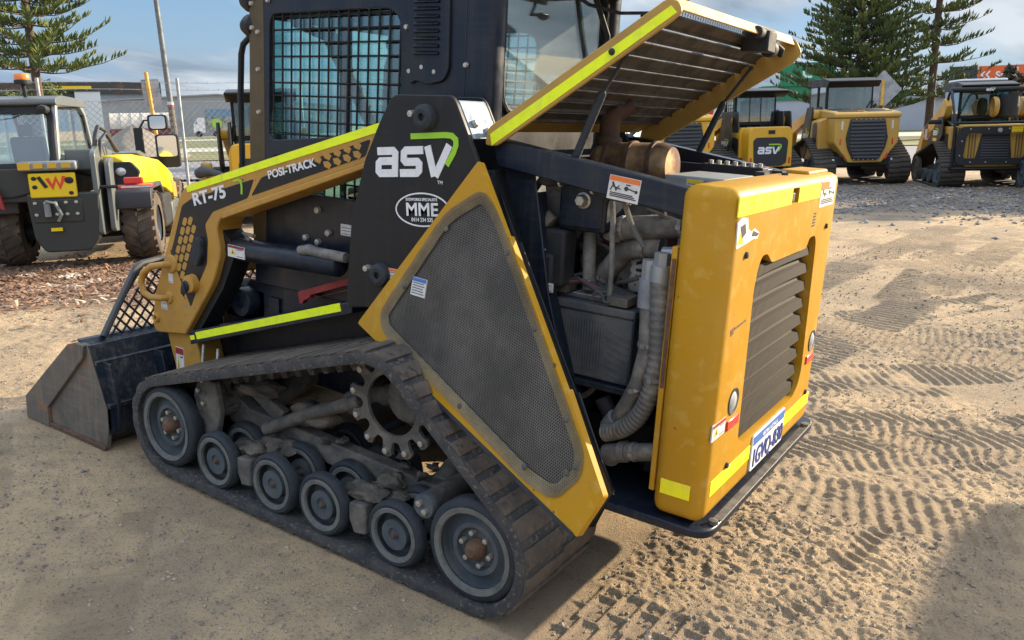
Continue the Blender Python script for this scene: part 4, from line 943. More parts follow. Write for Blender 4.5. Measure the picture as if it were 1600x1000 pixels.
fl_ = MB(); fl_.prism([(-.80, .70), (-.95, .40), (-1.02, .40), (-.90, .70)], 'Y', .48, .60); fl_.box(-1.2, -.72, -.3, .30, .40, .55); fl_.box(-1.24, -1.12, .2, .35, .40, .52); fl_.cyl((-.98, .42, .66), (-1.05, .42, .56), .03, n=12); fl_.cyl((-1.12, .46, .60), (-1.12, .50, .60), .02, n=10)
fl_.build('bay_bracket', INT, ML, bevel=.006)
ck = MB(); ck.box(-.75, -.62, .40, .50, .45, 1.0); ck.build('bay_partition', INT, ML)
mu = MB(); mu.lathe([(0, 0), (.06, .005), (.085, .03), (.088, .05), (.085, .055), (.085, .15), (.089, .155), (.089, .17), (.085, .175), (.085, .28), (.07, .32), (0, .325)], (-.66, .0, 1.405), (-1, 0, .06), 28)
muf = mu.build('muffler', EXH, ML)
sp2 = MB()
for d in (.075, .165, .255): sp2.lathe([(.084, -.008), (.092, -.007), (.092, .007), (.084, .008)], (-.66 - d, 0, 1.405 + d * .06), (-1, 0, .06), 28)
sp2.build('muffler_strap', EXHD, muf)
sk = MB(); sk.tube([(-.715, 0, 1.43), (-.715, 0, 1.55), (-.718, 0, 1.585), (-.735, -.02, 1.61), (-.775, -.05, 1.635)], [.042, .038, .038, .036, .034], 16, cap=False); sk.lathe([(.044, 0), (.05, .01), (.05, .03), (.044, .04)], (-.715, 0, 1.475), (0, 0, 1), 20)
sk.build('exhaust_stack', EXHD, muf)
fb = MB(); fb.box(-1.22, -1.0, -.20, .12, 1.33, 1.405); fbo = fb.build('fuse_box', LGRY, ML, bevel=.008)
sticker(fbo, (-1.085, .1205, 1.345), LX, UP, .06, .05, YELB, None, 'warning_sticker', 2); sticker(fbo, (-1.16, .1205, 1.345), LX, UP, .05, .05, REDP, None, 'warning_sticker', 2)
mh = MB(); mh.box(-1.22, -.98, -.36, -.28, 1.36, 1.43); mho = mh.build('radiator_mount', INT, ML, bevel=.004)
nn = MB()
for i in range(7): nn.lathe([(0, .016), (.010, .014), (.010, 0)], (-1.01 - .032 * i, -.30, 1.43), (0, 0, 1), 6)
nn.build('mount_nuts', BOLT, mho)
MB().box(-1.25, -.62, -.02, .02, 1.30, 1.33).box(-.68, -.62, -.5, .5, 1.40, 1.44).box(-1.2, -.7, -.48, -.40, 1.3, 1.42).build('bay_crossmember', NAVY, ML, bevel=.004)

# smaller plumbing and wiring packed into the bay
CLAMP = mat('hose_clamp_steel', (.32, .31, .29), .45, .5, col2=(.18, .16, .13), scale=40)
cl_ = MB()
for p, d, r_ in (((-1.00, .40, 1.242), (-1, 0, .15), .041), ((-1.20, .40, 1.272), (-1, 0, .18), .041), ((-1.07, .38, 1.188), (-1, 0, .1), .040), ((-.905, .34, 1.06), (-.6, 0, .8), .040), ((-.885, .40, 1.05), (0, 0, 1), .025), ((-1.158, .50, .90), (0, 0, 1), .030), ((-1.128, .488, .74), (.4, 0, 1), .030), ((-1.20, .515, .80), (0, 0, 1), .034), ((-1.15, .50, .532), (-1, 0, .27), .033)):
    cl_.lathe([(r_ - .004, -.006), (r_, -.006), (r_, .006), (r_ - .004, .006)], p, d, 16); q = Vector(p) + Vector((0, r_, 0)); cl_.obox(q, (.016, .010, .014))
cl_.build('hose_clamps', CLAMP, ML)
rg = random.Random(12)
for i in range(13):
    x0, z0 = rg.uniform(-1.18, -.72), rg.uniform(.55, 1.30); y0 = rg.uniform(.22, .40); r_ = rg.choice((.006, .008, .011, .014, .018))
    pts = [Vector((x0, y0, z0))]
    d = Vector((rg.uniform(-1, 1), rg.uniform(-.2, .2), rg.uniform(-1, 1))).normalized()
    for k in range(7):
        d = (d + Vector((rg.uniform(-.5, .5), rg.uniform(-.25, .25), rg.uniform(-.5, .5)))).normalized(); q = pts[-1] + d * .075
        q.x = min(-.70, max(-1.22, q.x)); q.y = min(.42, max(.18, q.y)); q.z = min(1.32, max(.48, q.z)); pts.append(q)
    sm2 = [pts[0]]
    for a, b in zip(pts[:-1], pts[1:]): sm2 += [a.lerp(b, .35), a.lerp(b, .7)]
    sm2 = [sm2[0]] + [(sm2[k - 1] + sm2[k] * 2 + sm2[k + 1]) / 4 for k in range(1, len(sm2) - 1)] + [sm2[-1]]
    MB().tube(sm2, r_, 8).build('engine_hose' if r_ > .009 else 'engine_cable', rg.choice((HOSE, HOSED, HOSED, CAST)), ML)
vb = MB(); vb.box(-1.20, -1.08, .30, .40, .98, 1.10); vb.cyl((-1.10, .40, 1.07), (-1.10, .44, 1.07), .018, n=6); vb.cyl((-1.16, .40, 1.03), (-1.16, .45, 1.03), .018, n=6); vb.cyl((-1.16, .36, 1.10), (-1.16, .36, 1.15), .02, n=8); vb.build('valve_block', CAST, ML, bevel=.006)
ff = MB(); ff.lathe([(0, 0), (.04, .004), (.045, .02), (.045, .11), (.035, .13), (.05, .132), (.05, .16), (0, .16)], (-1.02, .30, .80 + .22), (0, 0, 1), 22); ff.build('oil_filter', mat('filter_white', (.38, .37, .34), .6, col2=(.22, .20, .17), scale=14), ML)
pl_ = MB(); pl_.lathe([(0, .02), (.02, .02), (.022, .0), (.06, .0), (.062, .012), (.055, .006), (.06, -.02), (.02, -.03)], (-.86, .30, 1.10), (0, 1, 0), 24); pl_.lathe([(0, .02), (.02, .02), (.025, 0), (.09, .004), (.095, .014), (.088, .006), (.095, -.02)], (-.88, .26, .93), (0, 1, 0), 28); pl_.build('belt_pulley', CAST, eng)
sh_b = MB()
for i in range(6): sh_b.box(-.79 - .03 * i, -.775 - .03 * i, .16, .20, .70, .95)
sh_b.build('engine_ribs', CAST, eng)
lm = MB(); lm.tube([(-.62, .50, 1.40), (-.75, .485, 1.37), (-.85, .49, 1.385), (-.98, .485, 1.35), (-1.12, .49, 1.34), (-1.25, .485, 1.31)], .014, 8); lm.tube([(-.66, .48, 1.36), (-.68, .47, 1.22), (-.70, .48, 1.08), (-.73, .49, .98)], .012, 8); lm.build('wiring_loom', HOSED, ML)
tie = MB()
for x, z in ((-.80, 1.378), (-.92, 1.366), (-1.05, 1.345), (-1.18, 1.325)): tie.lathe([(.0145, -.004), (.017, -.004), (.017, .004), (.0145, .004)], (x, .487, z), (1, 0, 0), 10)
tie.build('cable_ties', PAPER, ML)
bb = MB(); bb.box(-.70, -.66, .10, .46, 1.02, 1.20); bb.box(-1.24, -1.20, .12, .44, .66, 1.24); bb.box(-.98, -.78, .05, .14, 1.2, 1.30); bb.build('bay_bracket', CAST, ML, bevel=.006)
# side door, swung out on the tower's edge: yellow frame round a perforated sheet
A_ = Vector((-.10, .672, .803)); B_ = Vector((-.618, .672, 1.434)); th = R(17.5)
ax = (B_ - A_).normalized(); ee = Vector((-.771, 0, -.636)) * math.cos(th) + Vector((0, 1, 0)) * math.sin(th)
nd = -ax.cross(ee).normalized(); ee = ax.cross(nd)
ee = -ee if ee.x > 0 else ee
Fd = lambda u, v, w: A_ + ax * u + ee * v + nd * w
DO = rnd([(.819, .003), (.004, .001), (.476, 1.140), (.622, 1.101), (.690, .800), (.680, .797), (.776, .292), (.766, .290)], [.012, .012, .006, .006, 0, 0, 0, 0], 3)
DH = rnd([(.770, .10), (.775, .21), (.629, .965), (.585, 1.010), (.470, 1.010), (.410, .915), (.120, .125), (.145, .070), (.60, .035)], [.04, .05, .04, .03, .04, .04, .03, .03, .05], 5)
dr = MB().prism(DO, None, 0, .022, hole=DH, F=Fd); DR = dr.build('side_door', YEL, ML, bevel=.008, seg=3)
me_ = MB(); me_.add([Fd(u, v, .011) for u, v in DH], [list(range(len(DH)))])
sh = me_.build('door_mesh', PERF, DR, smooth=0, uvax=(tuple(ax), tuple(ee)))
c_ = Vector((.50, .50)); 
rim = [tuple(c_ + (Vector(p) - c_) * 1.0) for p in DH]
def inset(pl, d):
    k = len(pl); out = []
    for i in range(k):
        a, b, c = Vector(pl[i - 1]), Vector(pl[i]), Vector(pl[(i + 1) % k]); t = (c - a).normalized(); nn_ = Vector((-t.y, t.x))
        if nn_.dot(c_ - b) < 0: nn_ = -nn_
        out.append(tuple(b + nn_ * d))
    return out
RI = inset(DH, .026); RO = inset(DH, -.012)
rm = MB(); rm.add([Fd(u, v, .0262) for u, v in RO] + [Fd(u, v, .018) for u, v in RI], [[i, (i + 1) % len(RI), len(RI) + (i + 1) % len(RI), len(RI) + i] for i in range(len(RI))])
PERFD = perforated('perforated_dirty_rim', (.17, .135, .075), .0085, .26)
rm.build('mesh_rim', PERFD, sh, smooth=60, uvax=(tuple(ax), tuple(ee)))
db_ = MB()
for u, v in ((.574, .070), (.294, .075), (.174, .27), (.291, .575), (.42, .88), (.547, .98), (.585, .985), (.634, .862), (.691, .584), (.74, .329)):
    db_.lathe([(0, .006), (.006, .006), (.010, 0)], Fd(u, v, .022), nd, 10)
db_.build('door_bolts', CAST, DR)
sl2 = MB().prism([(.062, .130), (.474, 1.128), (.464, 1.132), (.052, .134)], None, .004, .026, F=Fd).build('rubber_seal', TYR, DR)
in_ = MB().prism(inset(DO, .02), None, -.05, -.045, F=Fd).build('door_liner', INT, DR, smooth=0)
dx = -Vector((1, 0, .12)).normalized(); 
sticker(DR, Fd(.300, .115, .0155), (-.96, .2, 0), (-.1, -.15, 1), .075, .062, BLUE, None, 'notice_sticker', 5)
F8 = frame(Fd(.553, .965, .0125), ee, ax)[0]

# ------------------------------------------------------------ ground
GX, GY = -.0698, -.0247          # the yard and the land beyond fall gently away to one side
def G(x, y):
    r = np.hypot(x, y); w = np.clip((r - 2.2) / 4.5, 0, 1); w = w * w * (3 - 2 * w)
    return w * (GX * x + GY * y)
def Gp(x, y): return (x, y, float(G(x, y)))
TQ = Vector((0, 0, 1)).rotation_difference(Vector((-GX, -GY, 1)).normalized())
def vnoise(x, y, seed):
    xi = np.floor(x).astype(np.int64); yi = np.floor(y).astype(np.int64); xf = x - xi; yf = y - yi
    def h(a, b):
        v = (a * 374761393 + b * 668265263 + seed * 1274126177) & 0xffffffff
        v = ((v ^ (v >> 13)) * 1103515245) & 0xffffffff; v = ((v ^ (v >> 15)) * 2246822519) & 0xffffffff
        return ((v ^ (v >> 16)) & 0xffff) / 65535.
    u = xf * xf * (3 - 2 * xf); v = yf * yf * (3 - 2 * yf)
    return (h(xi, yi) * (1 - u) + h(xi + 1, yi) * u) * (1 - v) + (h(xi, yi + 1) * (1 - u) + h(xi + 1, yi + 1) * u) * v
def fbm(x, y, f, o, seed):
    s = 0; a = 1; t = 0
    for i in range(o): s = s + a * vnoise(x * f, y * f, seed + i * 17); t += a; a *= .55; f *= 2.03
    return s / t
def sm(e0, e1, x): t = np.clip((x - e0) / (e1 - e0), 0, 1); return t * t * (3 - 2 * t)
# old track prints: centre line, width, pitch, depth, kind
PRINTS = [
    ([(-.80, .70), (-1.3, .70), (-2.6, .72)], .44, .077, .011, 'brick'),
    ([(-.85, -.70), (-1.5, -.72), (-2.4, -.95), (-3.2, -1.5)], .44, .07, .012, 'bar'),
    ([(-1.55, .35), (-1.62, -.35), (-1.75, -1.1), (-2.2, -2.2)], .36, .07, .015, 'chev'),
    ([(.9, -1.6), (-.4, -2.2), (-1.9, -3.2), (-3.4, -4.6)], .45, .066, .016, 'bar'),
    ([(2.4, -2.4), (.4, -3.2), (-1.2, -4.4), (-2.6, -6.2)], .45, .066, .017, 'bar'),
    ([(-.6, -2.6), (-1.1, -4.2), (-1.2, -6.4), (-.9, -9)], .45, .066, .016, 'bar'),
    ([(2.0, -4.6), (.2, -5.6), (-1.8, -7.4)], .5, .07, .016, 'bar'),
    ([(-.9, -1.3), (-1.5, -1.9), (-2.6, -2.6)], .30, .075, .015, 'chev'),
    ([(.75, 1.20), (.2, 1.65), (-.3, 2.05)], .40, .09, .012, 'bar'),
    ([(2.0, 1.15), (1.2, 1.55), (.3, 2.4)], .40, .09, .010, 'bar'),
    ([(1.1, 1.75), (.5, 2.0), (-.2, 2.6)], .30, .10, .009, 'chev'),
]
PRINTS += [([(-.65, -1.9), (-1.25, -4.8), (-1.9, -9.5)], .46, .066, .012, 'bar'), ([(.5, -2.1), (-.3, -5.0), (-1.0, -10)], .46, .066, .012, 'bar'), ([(2.6, -3.2), (-.4, -3.9), (-3.2, -3.3)], .46, .070, .013, 'bar'), ([(3.4, -5.2), (.4, -6.6), (-2.6, -6.4)], .46, .075, .014, 'bar'), ([(-1.1, -.9), (-1.9, -1.8), (-3.4, -2.6)], .46, .070, .012, 'chev')]
_rp = random.Random(19)
for _ in range(16):
    x0, y0 = _rp.uniform(-2.5, 4.0), _rp.uniform(-9.5, -.9); a0 = _rp.gauss(2.6, .45); l_ = _rp.uniform(1.4, 3.4); bnd = _rp.uniform(-.5, .5)
    PRINTS.append(([(x0, y0), (x0 + l_ * .5 * math.cos(a0), y0 + l_ * .5 * math.sin(a0)), (x0 + l_ * .5 * math.cos(a0) + l_ * .5 * math.cos(a0 + bnd), y0 + l_ * .5 * math.sin(a0) + l_ * .5 * math.sin(a0 + bnd))], _rp.choice((.45, .45, .32)), _rp.uniform(.050, .075), _rp.uniform(.008, .015), _rp.choice(('bar', 'bar', 'chev'))))
def prints(x, y):
    out = np.zeros_like(x); msk = np.zeros_like(x)
    for pl, w, p, dp, kind in PRINTS:
        P = np.array(pl); 
        # smooth the line
        t = np.linspace(0, len(P) - 1, 40); i = np.clip(t.astype(int), 0, len(P) - 2); f = t - i
        Q = P[i] * (1 - f[:, None]) + P[i + 1] * f[:, None]
        for _ in range(6): Q[1:-1] = (Q[:-2] + 2 * Q[1:-1] + Q[2:]) / 4
        lo = Q.min(0) - w; hi = Q.max(0) + w
        k = np.where((x > lo[0]) & (x < hi[0]) & (y > lo[1]) & (y < hi[1]))[0]
        if not len(k): continue
        bx, by = x[k], y[k]; bd = np.full(len(k), 9.); bs = np.zeros(len(k)); s0 = 0
        for a, b in zip(Q[:-1], Q[1:]):
            d = b - a; ln = np.hypot(*d); d = d / ln
            u = np.clip((bx - a[0]) * d[0] + (by - a[1]) * d[1], 0, ln)
            ex, ey = bx - a[0] - d[0] * u, by - a[1] - d[1] * u; ds = np.hypot(ex, ey); q = ds < np.abs(bd)
            bd = np.where(q, ds * np.sign(-d[1] * ex + d[0] * ey + 1e-12), bd); bs = np.where(q, s0 + u, bs); s0 += ln
        win = 1 - sm(w * .43, w * .52, np.abs(bd)); endw = sm(0, .1, bs) * (1 - sm(s0 - .15, s0 - .02, bs))
        if kind == 'chev': ph = (bs + np.abs(bd) * .5 + .03 * vnoise(bx * 9, by * 9, 5)) / p
        elif kind == 'brick': ph = (bs + np.where(bd > 0, .3 * p, 0)) / p
        else: ph = (bs + .010 * vnoise(bx * 9, by * 9, 6) + .05 * vnoise(bx * 1.3, by * 1.3, 16)) / p
        fr = ph - np.floor(ph); g = 1 - sm(.0, .16, np.abs(fr - .5) - (.18 if kind != 'brick' else .30))      # pressed pads
        if kind == 'brick':
            row = np.floor(ph); br = (bd / .16 + .5 * (row % 2)); bf = np.abs(br - np.floor(br) - .5); g = g * (1 - sm(.42, .49, bf))
        if kind == 'brick': h = dp * (-g + .15)
        else:
            g = sm(.12, .34, np.abs(fr - .5)); h = dp * (.35 - g) * (.7 + .6 * vnoise(bx * 14, by * 14, 61))
        wear = .75 + .5 * fbm(bx, by, 1.6, 3, 9) if kind == 'brick' else sm(.34 - (.14 if w == .46 else 0), .54 - (.10 if w == .46 else 0), fbm(bx, by, 2.1, 4, 9 + int(w * 97 + p * 991)))
        amt = win * endw * wear
        out[k] = out[k] * (1 - amt) + h * amt; msk[k] = np.maximum(msk[k], amt * (1 if kind == 'brick' else .55))
    return out, msk
def relief(x, y):
    r = np.hypot(x + 2.17, y - 2.87)
    fade = np.clip(1.6 - r / 30, 0, 1)
    pr, pm = prints(x, y)
    rough = fbm(x, y, 5, 4, 3) - .5; fine = fbm(x, y, 26, 3, 8) - .5; big = fbm(x, y, .55, 3, 21) - .5
    clod = np.clip(fbm(x, y, 17, 2, 33) - .60, 0, 1)
    sm_ = sm(.40, .62, fbm(x, y, .7, 2, 41))           # smooth sandy patches against churned ones
    grit = fbm(x, y, 48, 2, 71) - .5; clod2 = np.clip(fbm(x, y, 34, 2, 91) - .56, 0, 1)
    h = big * .06 + (rough * .014 + clod * .016 + clod2 * .028) * (.15 + .85 * sm_) + (fine * .013 + grit * .017) * (.30 + .70 * sm_)
    shade_side = sm(.2, 1.2, y - .2) * sm(-1.3, -.5, x)   # driven-flat strip this side of the machine
    h = h * (1 - .62 * shade_side)
    h = h * (1 - .75 * pm) + pr
    foot = (1 - sm(1.0, 1.10, np.abs(x))) * (1 - sm(1.0, 1.25, np.abs(y)))
    bkf = (1 - sm(.45, .7, np.abs(x - 1.55))) * (1 - sm(.95, 1.15, np.abs(y)))
    h = h * (1 - np.maximum(foot, bkf)) - .004 * np.maximum(foot, bkf)
    return h * fade
def lattice(nr, na):
    rr = np.concatenate([np.linspace(.5, 1.5, 20, endpoint=False), np.exp(np.linspace(math.log(1.5), math.log(14), int(nr * .72), endpoint=False)), np.exp(np.linspace(math.log(14), math.log(1400), nr - 20 - int(nr * .72)))])
    c = -57.1; core = np.linspace(c - 46, c + 46, na); rest = np.linspace(c + 46, c + 314, 66)[1:-1]
    aa = np.radians(np.concatenate([core, rest]))
    A, Rr = np.meshgrid(aa, rr)
    return -2.1734 + Rr * np.cos(A), 2.866 + Rr * np.sin(A), len(aa)
rrN = 1450
X, Y, na_ = lattice(rrN, 620)
x_, y_ = X.ravel(), Y.ravel()
z_ = G(x_, y_) + relief(x_, y_)
vs = np.stack([x_, y_, z_], -1)
i, j = np.meshgrid(np.arange(rrN - 1), np.arange(na_), indexing='ij'); j2 = (j + 1) % na_
fs = np.stack([i * na_ + j, (i + 1) * na_ + j, (i + 1) * na_ + j2, i * na_ + j2], -1).reshape(-1, 4)
me = bpy.data.meshes.new('ground')
me.vertices.add(len(vs) + 1); me.vertices.foreach_set('co', np.concatenate([vs, [[-2.1734, 2.866, 0]]]).ravel())
cap = np.stack([np.arange(na_), (np.arange(na_) + 1) % na_, np.full(na_, len(vs))], -1)
nl_ = len(fs) * 4 + len(cap) * 3
me.loops.add(nl_); me.loops.foreach_set('vertex_index', np.concatenate([fs.ravel(), cap.ravel()]))
me.polygons.add(len(fs) + len(cap))
me.polygons.foreach_set('loop_start', np.concatenate([np.arange(len(fs)) * 4, len(fs) * 4 + np.arange(len(cap)) * 3]))
me.update(calc_edges=True); me.validate()
me.polygons.foreach_set('use_smooth', [True] * len(me.polygons))
def sdist(x, y, a, b):
    a = np.array(a); b = np.array(b); d = b - a; t = np.clip(((x - a[0]) * d[0] + (y - a[1]) * d[1]) / (d @ d), 0, 1)
    return np.hypot(x - a[0] - d[0] * t, y - a[1] - d[1] * t)
pmk = np.clip(prints(x_, y_)[1], 0, 1)
mul = 1 - sm(1.3, 2.3, sdist(x_, y_, (7.2, -.2), (4.6, -3.4)) + 1.2 * (fbm(x_, y_, 1.4, 3, 55) - .5))
gra = sm(.35, .6, 1 - sdist(x_, y_, (5.5, -14.2), (-4.5, -14.6)) / 6.5 + .6 * (fbm(x_, y_, .8, 3, 66) - .5))
at = me.attributes.new('zone', 'FLOAT_COLOR', 'POINT')
at.data.foreach_set('color', np.concatenate([np.stack([mul, gra, pmk, np.ones_like(mul)], -1), [[0, 0, 0, 1]]]).ravel())
gm, nt, b = newmat('yard_sand'); n = nt.nodes.new; l = nt.links.new
b.inputs['Roughness'].default_value = .95; b.inputs['Specular IOR Level'].default_value = .15
tc = n('ShaderNodeTexCoord').outputs['Object']
def noise(sc, det=5, ro=.6, dist=0.):
    t = n('ShaderNodeTexNoise'); t.inputs['Scale'].default_value = sc; t.inputs['Detail'].default_value = det; t.inputs['Roughness'].default_value = ro; t.inputs['Distortion'].default_value = dist; l(tc, t.inputs['Vector']); return t.outputs[0]
def ramp(v, a, c, hi=1.):
    r = n('ShaderNodeMapRange'); r.inputs[1].default_value = a; r.inputs[2].default_value = c; r.inputs[4].default_value = hi; l(v, r.inputs[0]); return r.outputs[0]
def mixc(f, a, c):
    x = n('ShaderNodeMix'); x.data_type = 'RGBA'
    if isinstance(f, float): x.inputs[0].default_value = f
    else: l(f, x.inputs[0])
    for k, v in ((6, a), (7, c)):
        if isinstance(v, tuple): x.inputs[k].default_value = (*v, 1)
        else: l(v, x.inputs[k])
    return x.outputs[2]
sand = mixc(ramp(noise(1.1, 7, .62), .44, .58), (.61, .45, .275), (.43, .33, .22))
sand = mixc(ramp(noise(9, 6, .7), .45, .7, .7), sand, (.36, .275, .19))
sand = mixc(ramp(noise(90, 3, .6), .56, .68, .75), sand, (.17, .145, .12))
sand = mixc(ramp(noise(150, 2, .5), .62, .72, .5), sand, (.62, .53, .41))
vr = n('ShaderNodeTexVoronoi'); vr.inputs['Scale'].default_value = 34; l(tc, vr.inputs['Vector'])
sand = mixc(ramp(vr.outputs['Distance'], .16, .10, .5), sand, (.20, .17, .14))
att = n('ShaderNodeAttribute'); att.attribute_name = 'zone'; sx_ = n('ShaderNodeSeparateColor'); l(att.outputs['Color'], sx_.inputs[0])
mulc = mixc(ramp(noise(28, 5, .7), .35, .65), (.12, .06, .035), (.30, .19, .12)); mulc = mixc(ramp(noise(60, 3), .58, .7), mulc, (.48, .36, .26))
grac = mixc(ramp(noise(40, 4, .7), .38, .65), (.10, .09, .08), (.26, .23, .195))
sand = mixc(ramp(sx_.outputs[2], .08, .5, .42), sand, (.25, .195, .14)); sand = mixc(sx_.outputs[0], sand, mulc); sand = mixc(ramp(sx_.outputs[1], 0, 1, .8), sand, grac)
l(sand, b.inputs['Base Color'])
bp = n('ShaderNodeBump'); bp.inputs['Strength'].default_value = .9; bp.inputs['Distance'].default_value = .02
hs = n('ShaderNodeMath'); hs.operation = 'ADD'; l(noise(55, 6, .75), hs.inputs[0]); l(noise(240, 3, .6), hs.inputs[1]); l(hs.outputs[0], bp.inputs['Height']); l(bp.outputs[0], b.inputs['Normal'])
me.materials.append(gm)
go = bpy.data.objects.new('ground', me); COL.objects.link(go); go['kind'] = 'structure'

# loose stones and chips: uncountable, one object each
def scatter(name, mt, n_, fn, seed, flat=False):
    rg = np.random.default_rng(seed); px, py, sz = fn(rg, n_); k = len(px)
    pz = G(px, py) + relief(px, py)
    base = np.array([[1, 0, 0], [0, 1, 0], [-1, 0, 0], [0, -1, 0], [0, 0, 1], [0, 0, -1]], float) if not flat else np.array([[1, .35, 0], [-1, .35, 0], [-1, -.35, 0], [1, -.35, 0], [.1, 0, .16], [-.1, 0, -.16]], float)
    fa = np.array([[0, 1, 4], [1, 2, 4], [2, 3, 4], [3, 0, 4], [1, 0, 5], [2, 1, 5], [3, 2, 5], [0, 3, 5]])
    V = np.repeat(base[None], k, 0) * rg.uniform(.6, 1.3, (k, 6, 1)) * (np.array([1, .8, .65]) if not flat else 1)
    a = rg.uniform(0, 6.28, k); tl = rg.normal(0, .35 if flat else .2, k); ca, sa = np.cos(a)[:, None], np.sin(a)[:, None]; ct_, st_ = np.cos(tl)[:, None], np.sin(tl)[:, None]
    x, y, z = V[..., 0], V[..., 1], V[..., 2]
    x, z = x * ct_ - z * st_, x * st_ + z * ct_
    x, y = x * ca - y * sa, x * sa + y * ca
    V = np.stack([x, y, z], -1) * sz[:, None, None] + np.stack([px, py, pz + sz * .22], -1)[:, None]
    me = bpy.data.meshes.new(name); me.from_pydata(V.reshape(-1, 3).tolist(), [], (fa[None] + 6 * np.arange(k)[:, None, None]).reshape(-1, 3).tolist()); me.materials.append(mt)
    o = bpy.data.objects.new(name, me); COL.objects.link(o); o['kind'] = 'stuff'; return o
def near_pts(rg, n_):
    r = 1.6 + 9 * rg.random(n_) ** 1.5; a = np.radians(-57.1 + rg.uniform(-38, 38, n_)); x, y = -2.17 + r * np.cos(a), 2.87 + r * np.sin(a)
    keep = (fbm(x, y, 1.1, 2, 77) > .36) & ~((np.abs(x) < 1.05) & (np.abs(y) < .95)) & ~((np.abs(x - 1.55) < .4) & (np.abs(y) < .95))
    x, y = x[keep], y[keep]; s = .0022 + .0095 * rg.random(len(x)) ** 6 + .0012 * np.hypot(x + 2.17, y - 2.87) * .5; return x, y, s
PEB = mat('pale_pebble', (.34, .28, .21), .9, col2=(.16, .14, .12), scale=9, lo=.4, hi=.6)
tag(scatter('gravel', PEB, 30000, near_pts, 1), 'loose small stones and clods strewn over the sandy yard', 'gravel')
def chip_pts(rg, n_):
    t = rg.random(n_); x = 7.4 + (4.3 - 7.4) * t + rg.normal(0, .9, n_); y = .2 + (-3.8 - .2) * t + rg.normal(0, .9, n_); return x, y, .018 + .03 * rg.random(n_)
CHIP = mat('bark_chip', (.30, .18, .11), .9, col2=(.12, .06, .035), scale=3, lo=.4, hi=.6, col3=(.55, .44, .33), s3=2.5)
tag(scatter('wood_mulch', CHIP, 9000, chip_pts, 2, True), 'brown wood chip mulch spread under the grey and yellow telehandler', 'mulch')
def grav_pts(rg, n_):
    x = rg.uniform(-5, 7, n_); y = -13.6 + rg.normal(0, 1.6, n_); return x, y, .02 + .03 * rg.random(n_) ** 2
tag(scatter('dark_gravel', mat('dark_gravel_stone', (.14, .13, .125), .9, col2=(.30, .28, .26), scale=2, lo=.45, hi=.6), 6000, grav_pts, 3), 'dark gravel in front of the row of parked loaders', 'gravel')

# road and verges beyond the fence: strips across the view direction
FD, RD = Vector((math.cos(R(-57.13)), math.sin(R(-57.13)))), Vector((math.sin(R(-57.13)), -math.cos(R(-57.13))))
def at(depth, lat): p = Vector((CW.x, CW.y)) + FD * depth + RD * lat; return p.x, p.y
def px_at(px, depth):           # ground point under a picture column at a depth along the view
    return at(depth, (px - 800) / 1302.6 * depth * 1.0)
def strip(name, d0, d1, l0, l1, lift, mt, kind='structure'):
    m = MB(); n_ = 60; k = 8
    vs = [(*at(d0 + (d1 - d0) * i / k, l0 + (l1 - l0) * j / n_), 0) for i in range(k + 1) for j in range(n_ + 1)]
    vs = [(x, y, float(G(x, y)) + lift) for x, y, _ in vs]
    m.add(vs, [[i * (n_ + 1) + j, i * (n_ + 1) + j + 1, (i + 1) * (n_ + 1) + j + 1, (i + 1) * (n_ + 1) + j] for i in range(k) for j in range(n_)])
    o = m.build(name, mt, smooth=60); o['kind'] = kind; return o
GRS = mat('dry_grass', (.075, .11, .028), .95, col2=(.17, .15, .06), scale=.35, lo=.4, hi=.6, col3=(.055, .09, .02), s3=2.)
ASP = mat('pale_asphalt', (.20, .20, .20), .9, col2=(.16, .16, .16), scale=.6, col3=(.24, .24, .235), s3=8)
PALE = mat('pale_path_sand', (.44, .41, .35), .95, col2=(.30, .30, .20), scale=.4, lo=.45, hi=.6)
strip('road', 24.5, 37.5, -60, 70, .06, ASP)
mk = strip('road_line', 26.0, 26.15, -60, 70, .07, mat('road_line_paint', (.6, .6, .58), .7))
strip('grass_verge', 37.5, 50, -75, 70, .10, mat('straw_grass', (.20, .18, .07), .95, col2=(.12, .13, .04), scale=.5, lo=.4, hi=.6))
strip('path', 50, 60, -80, 70, .12, PALE)
strip('lawn', 60, 90, -110, 60, .12, GRS)
strip('far_path', 90, 100, -110, 60, .14, PALE)
strip('far_lawn', 100, 128, -140, 60, .14, GRS)

# ------------------------------------------------------------ parked loaders at the far side of the yard
def upright(o, x, y, head, dz=0.):
    o.location = (x, y, float(G(x, y)) + dz); o.rotation_mode = 'QUATERNION'
    o.rotation_quaternion = TQ @ Quaternion((0, 0, 1), R(head)); return o
BGT = {}
def bg_tracks(root, W, Lr, wide=.45, k=1.):
    """two rubber tracks (with wheels) under a parked loader; x from the rear overhang forward"""
    circ = [(Lr - .32, .30 * k, .26 * k), (.42, .30 * k, .26 * k), (.95, .64 * k, .21 * k)]
    for s in (1, -1):
        t = rubber_track(circ, s * W / 2 - (wide if s > 0 else 0), s * W / 2 + (0 if s > 0 else wide), .10, .03, .022, root, (BGRUB, BGLUG), teeth=False)
        for (x, z, r) in circ[:2]:
            w = MB().lathe([(0, -.01), (.05, -.01), (.06, -.03), (r * .7, -.03), (r * .75, 0), (r, -.01), (r, -.08), (0, -.08)], (x, s * (W / 2 - .01), z), (0, s, 0), 20).build('track_wheel', WHL, root)
        n = 4; rw = MB()
        for i in range(n):
            x = .42 + (Lr - .74) * (i + .5) / n
            MB().lathe([(0, -.01), (.10, -.02), (.11, 0), (.15, -.01), (.15, -.08), (0, -.08)], (x, s * (W / 2 - .02), .205), (0, s, 0), 16).build('track_wheel', WHL, root)
        MB().prism([(.5, .2), (.95, .52), (Lr - .5, .34), (Lr - .4, .2)], 'Y', s * (W / 2 - .30), s * (W / 2 - .16)).build('track_frame', INT, root, bevel=.02)
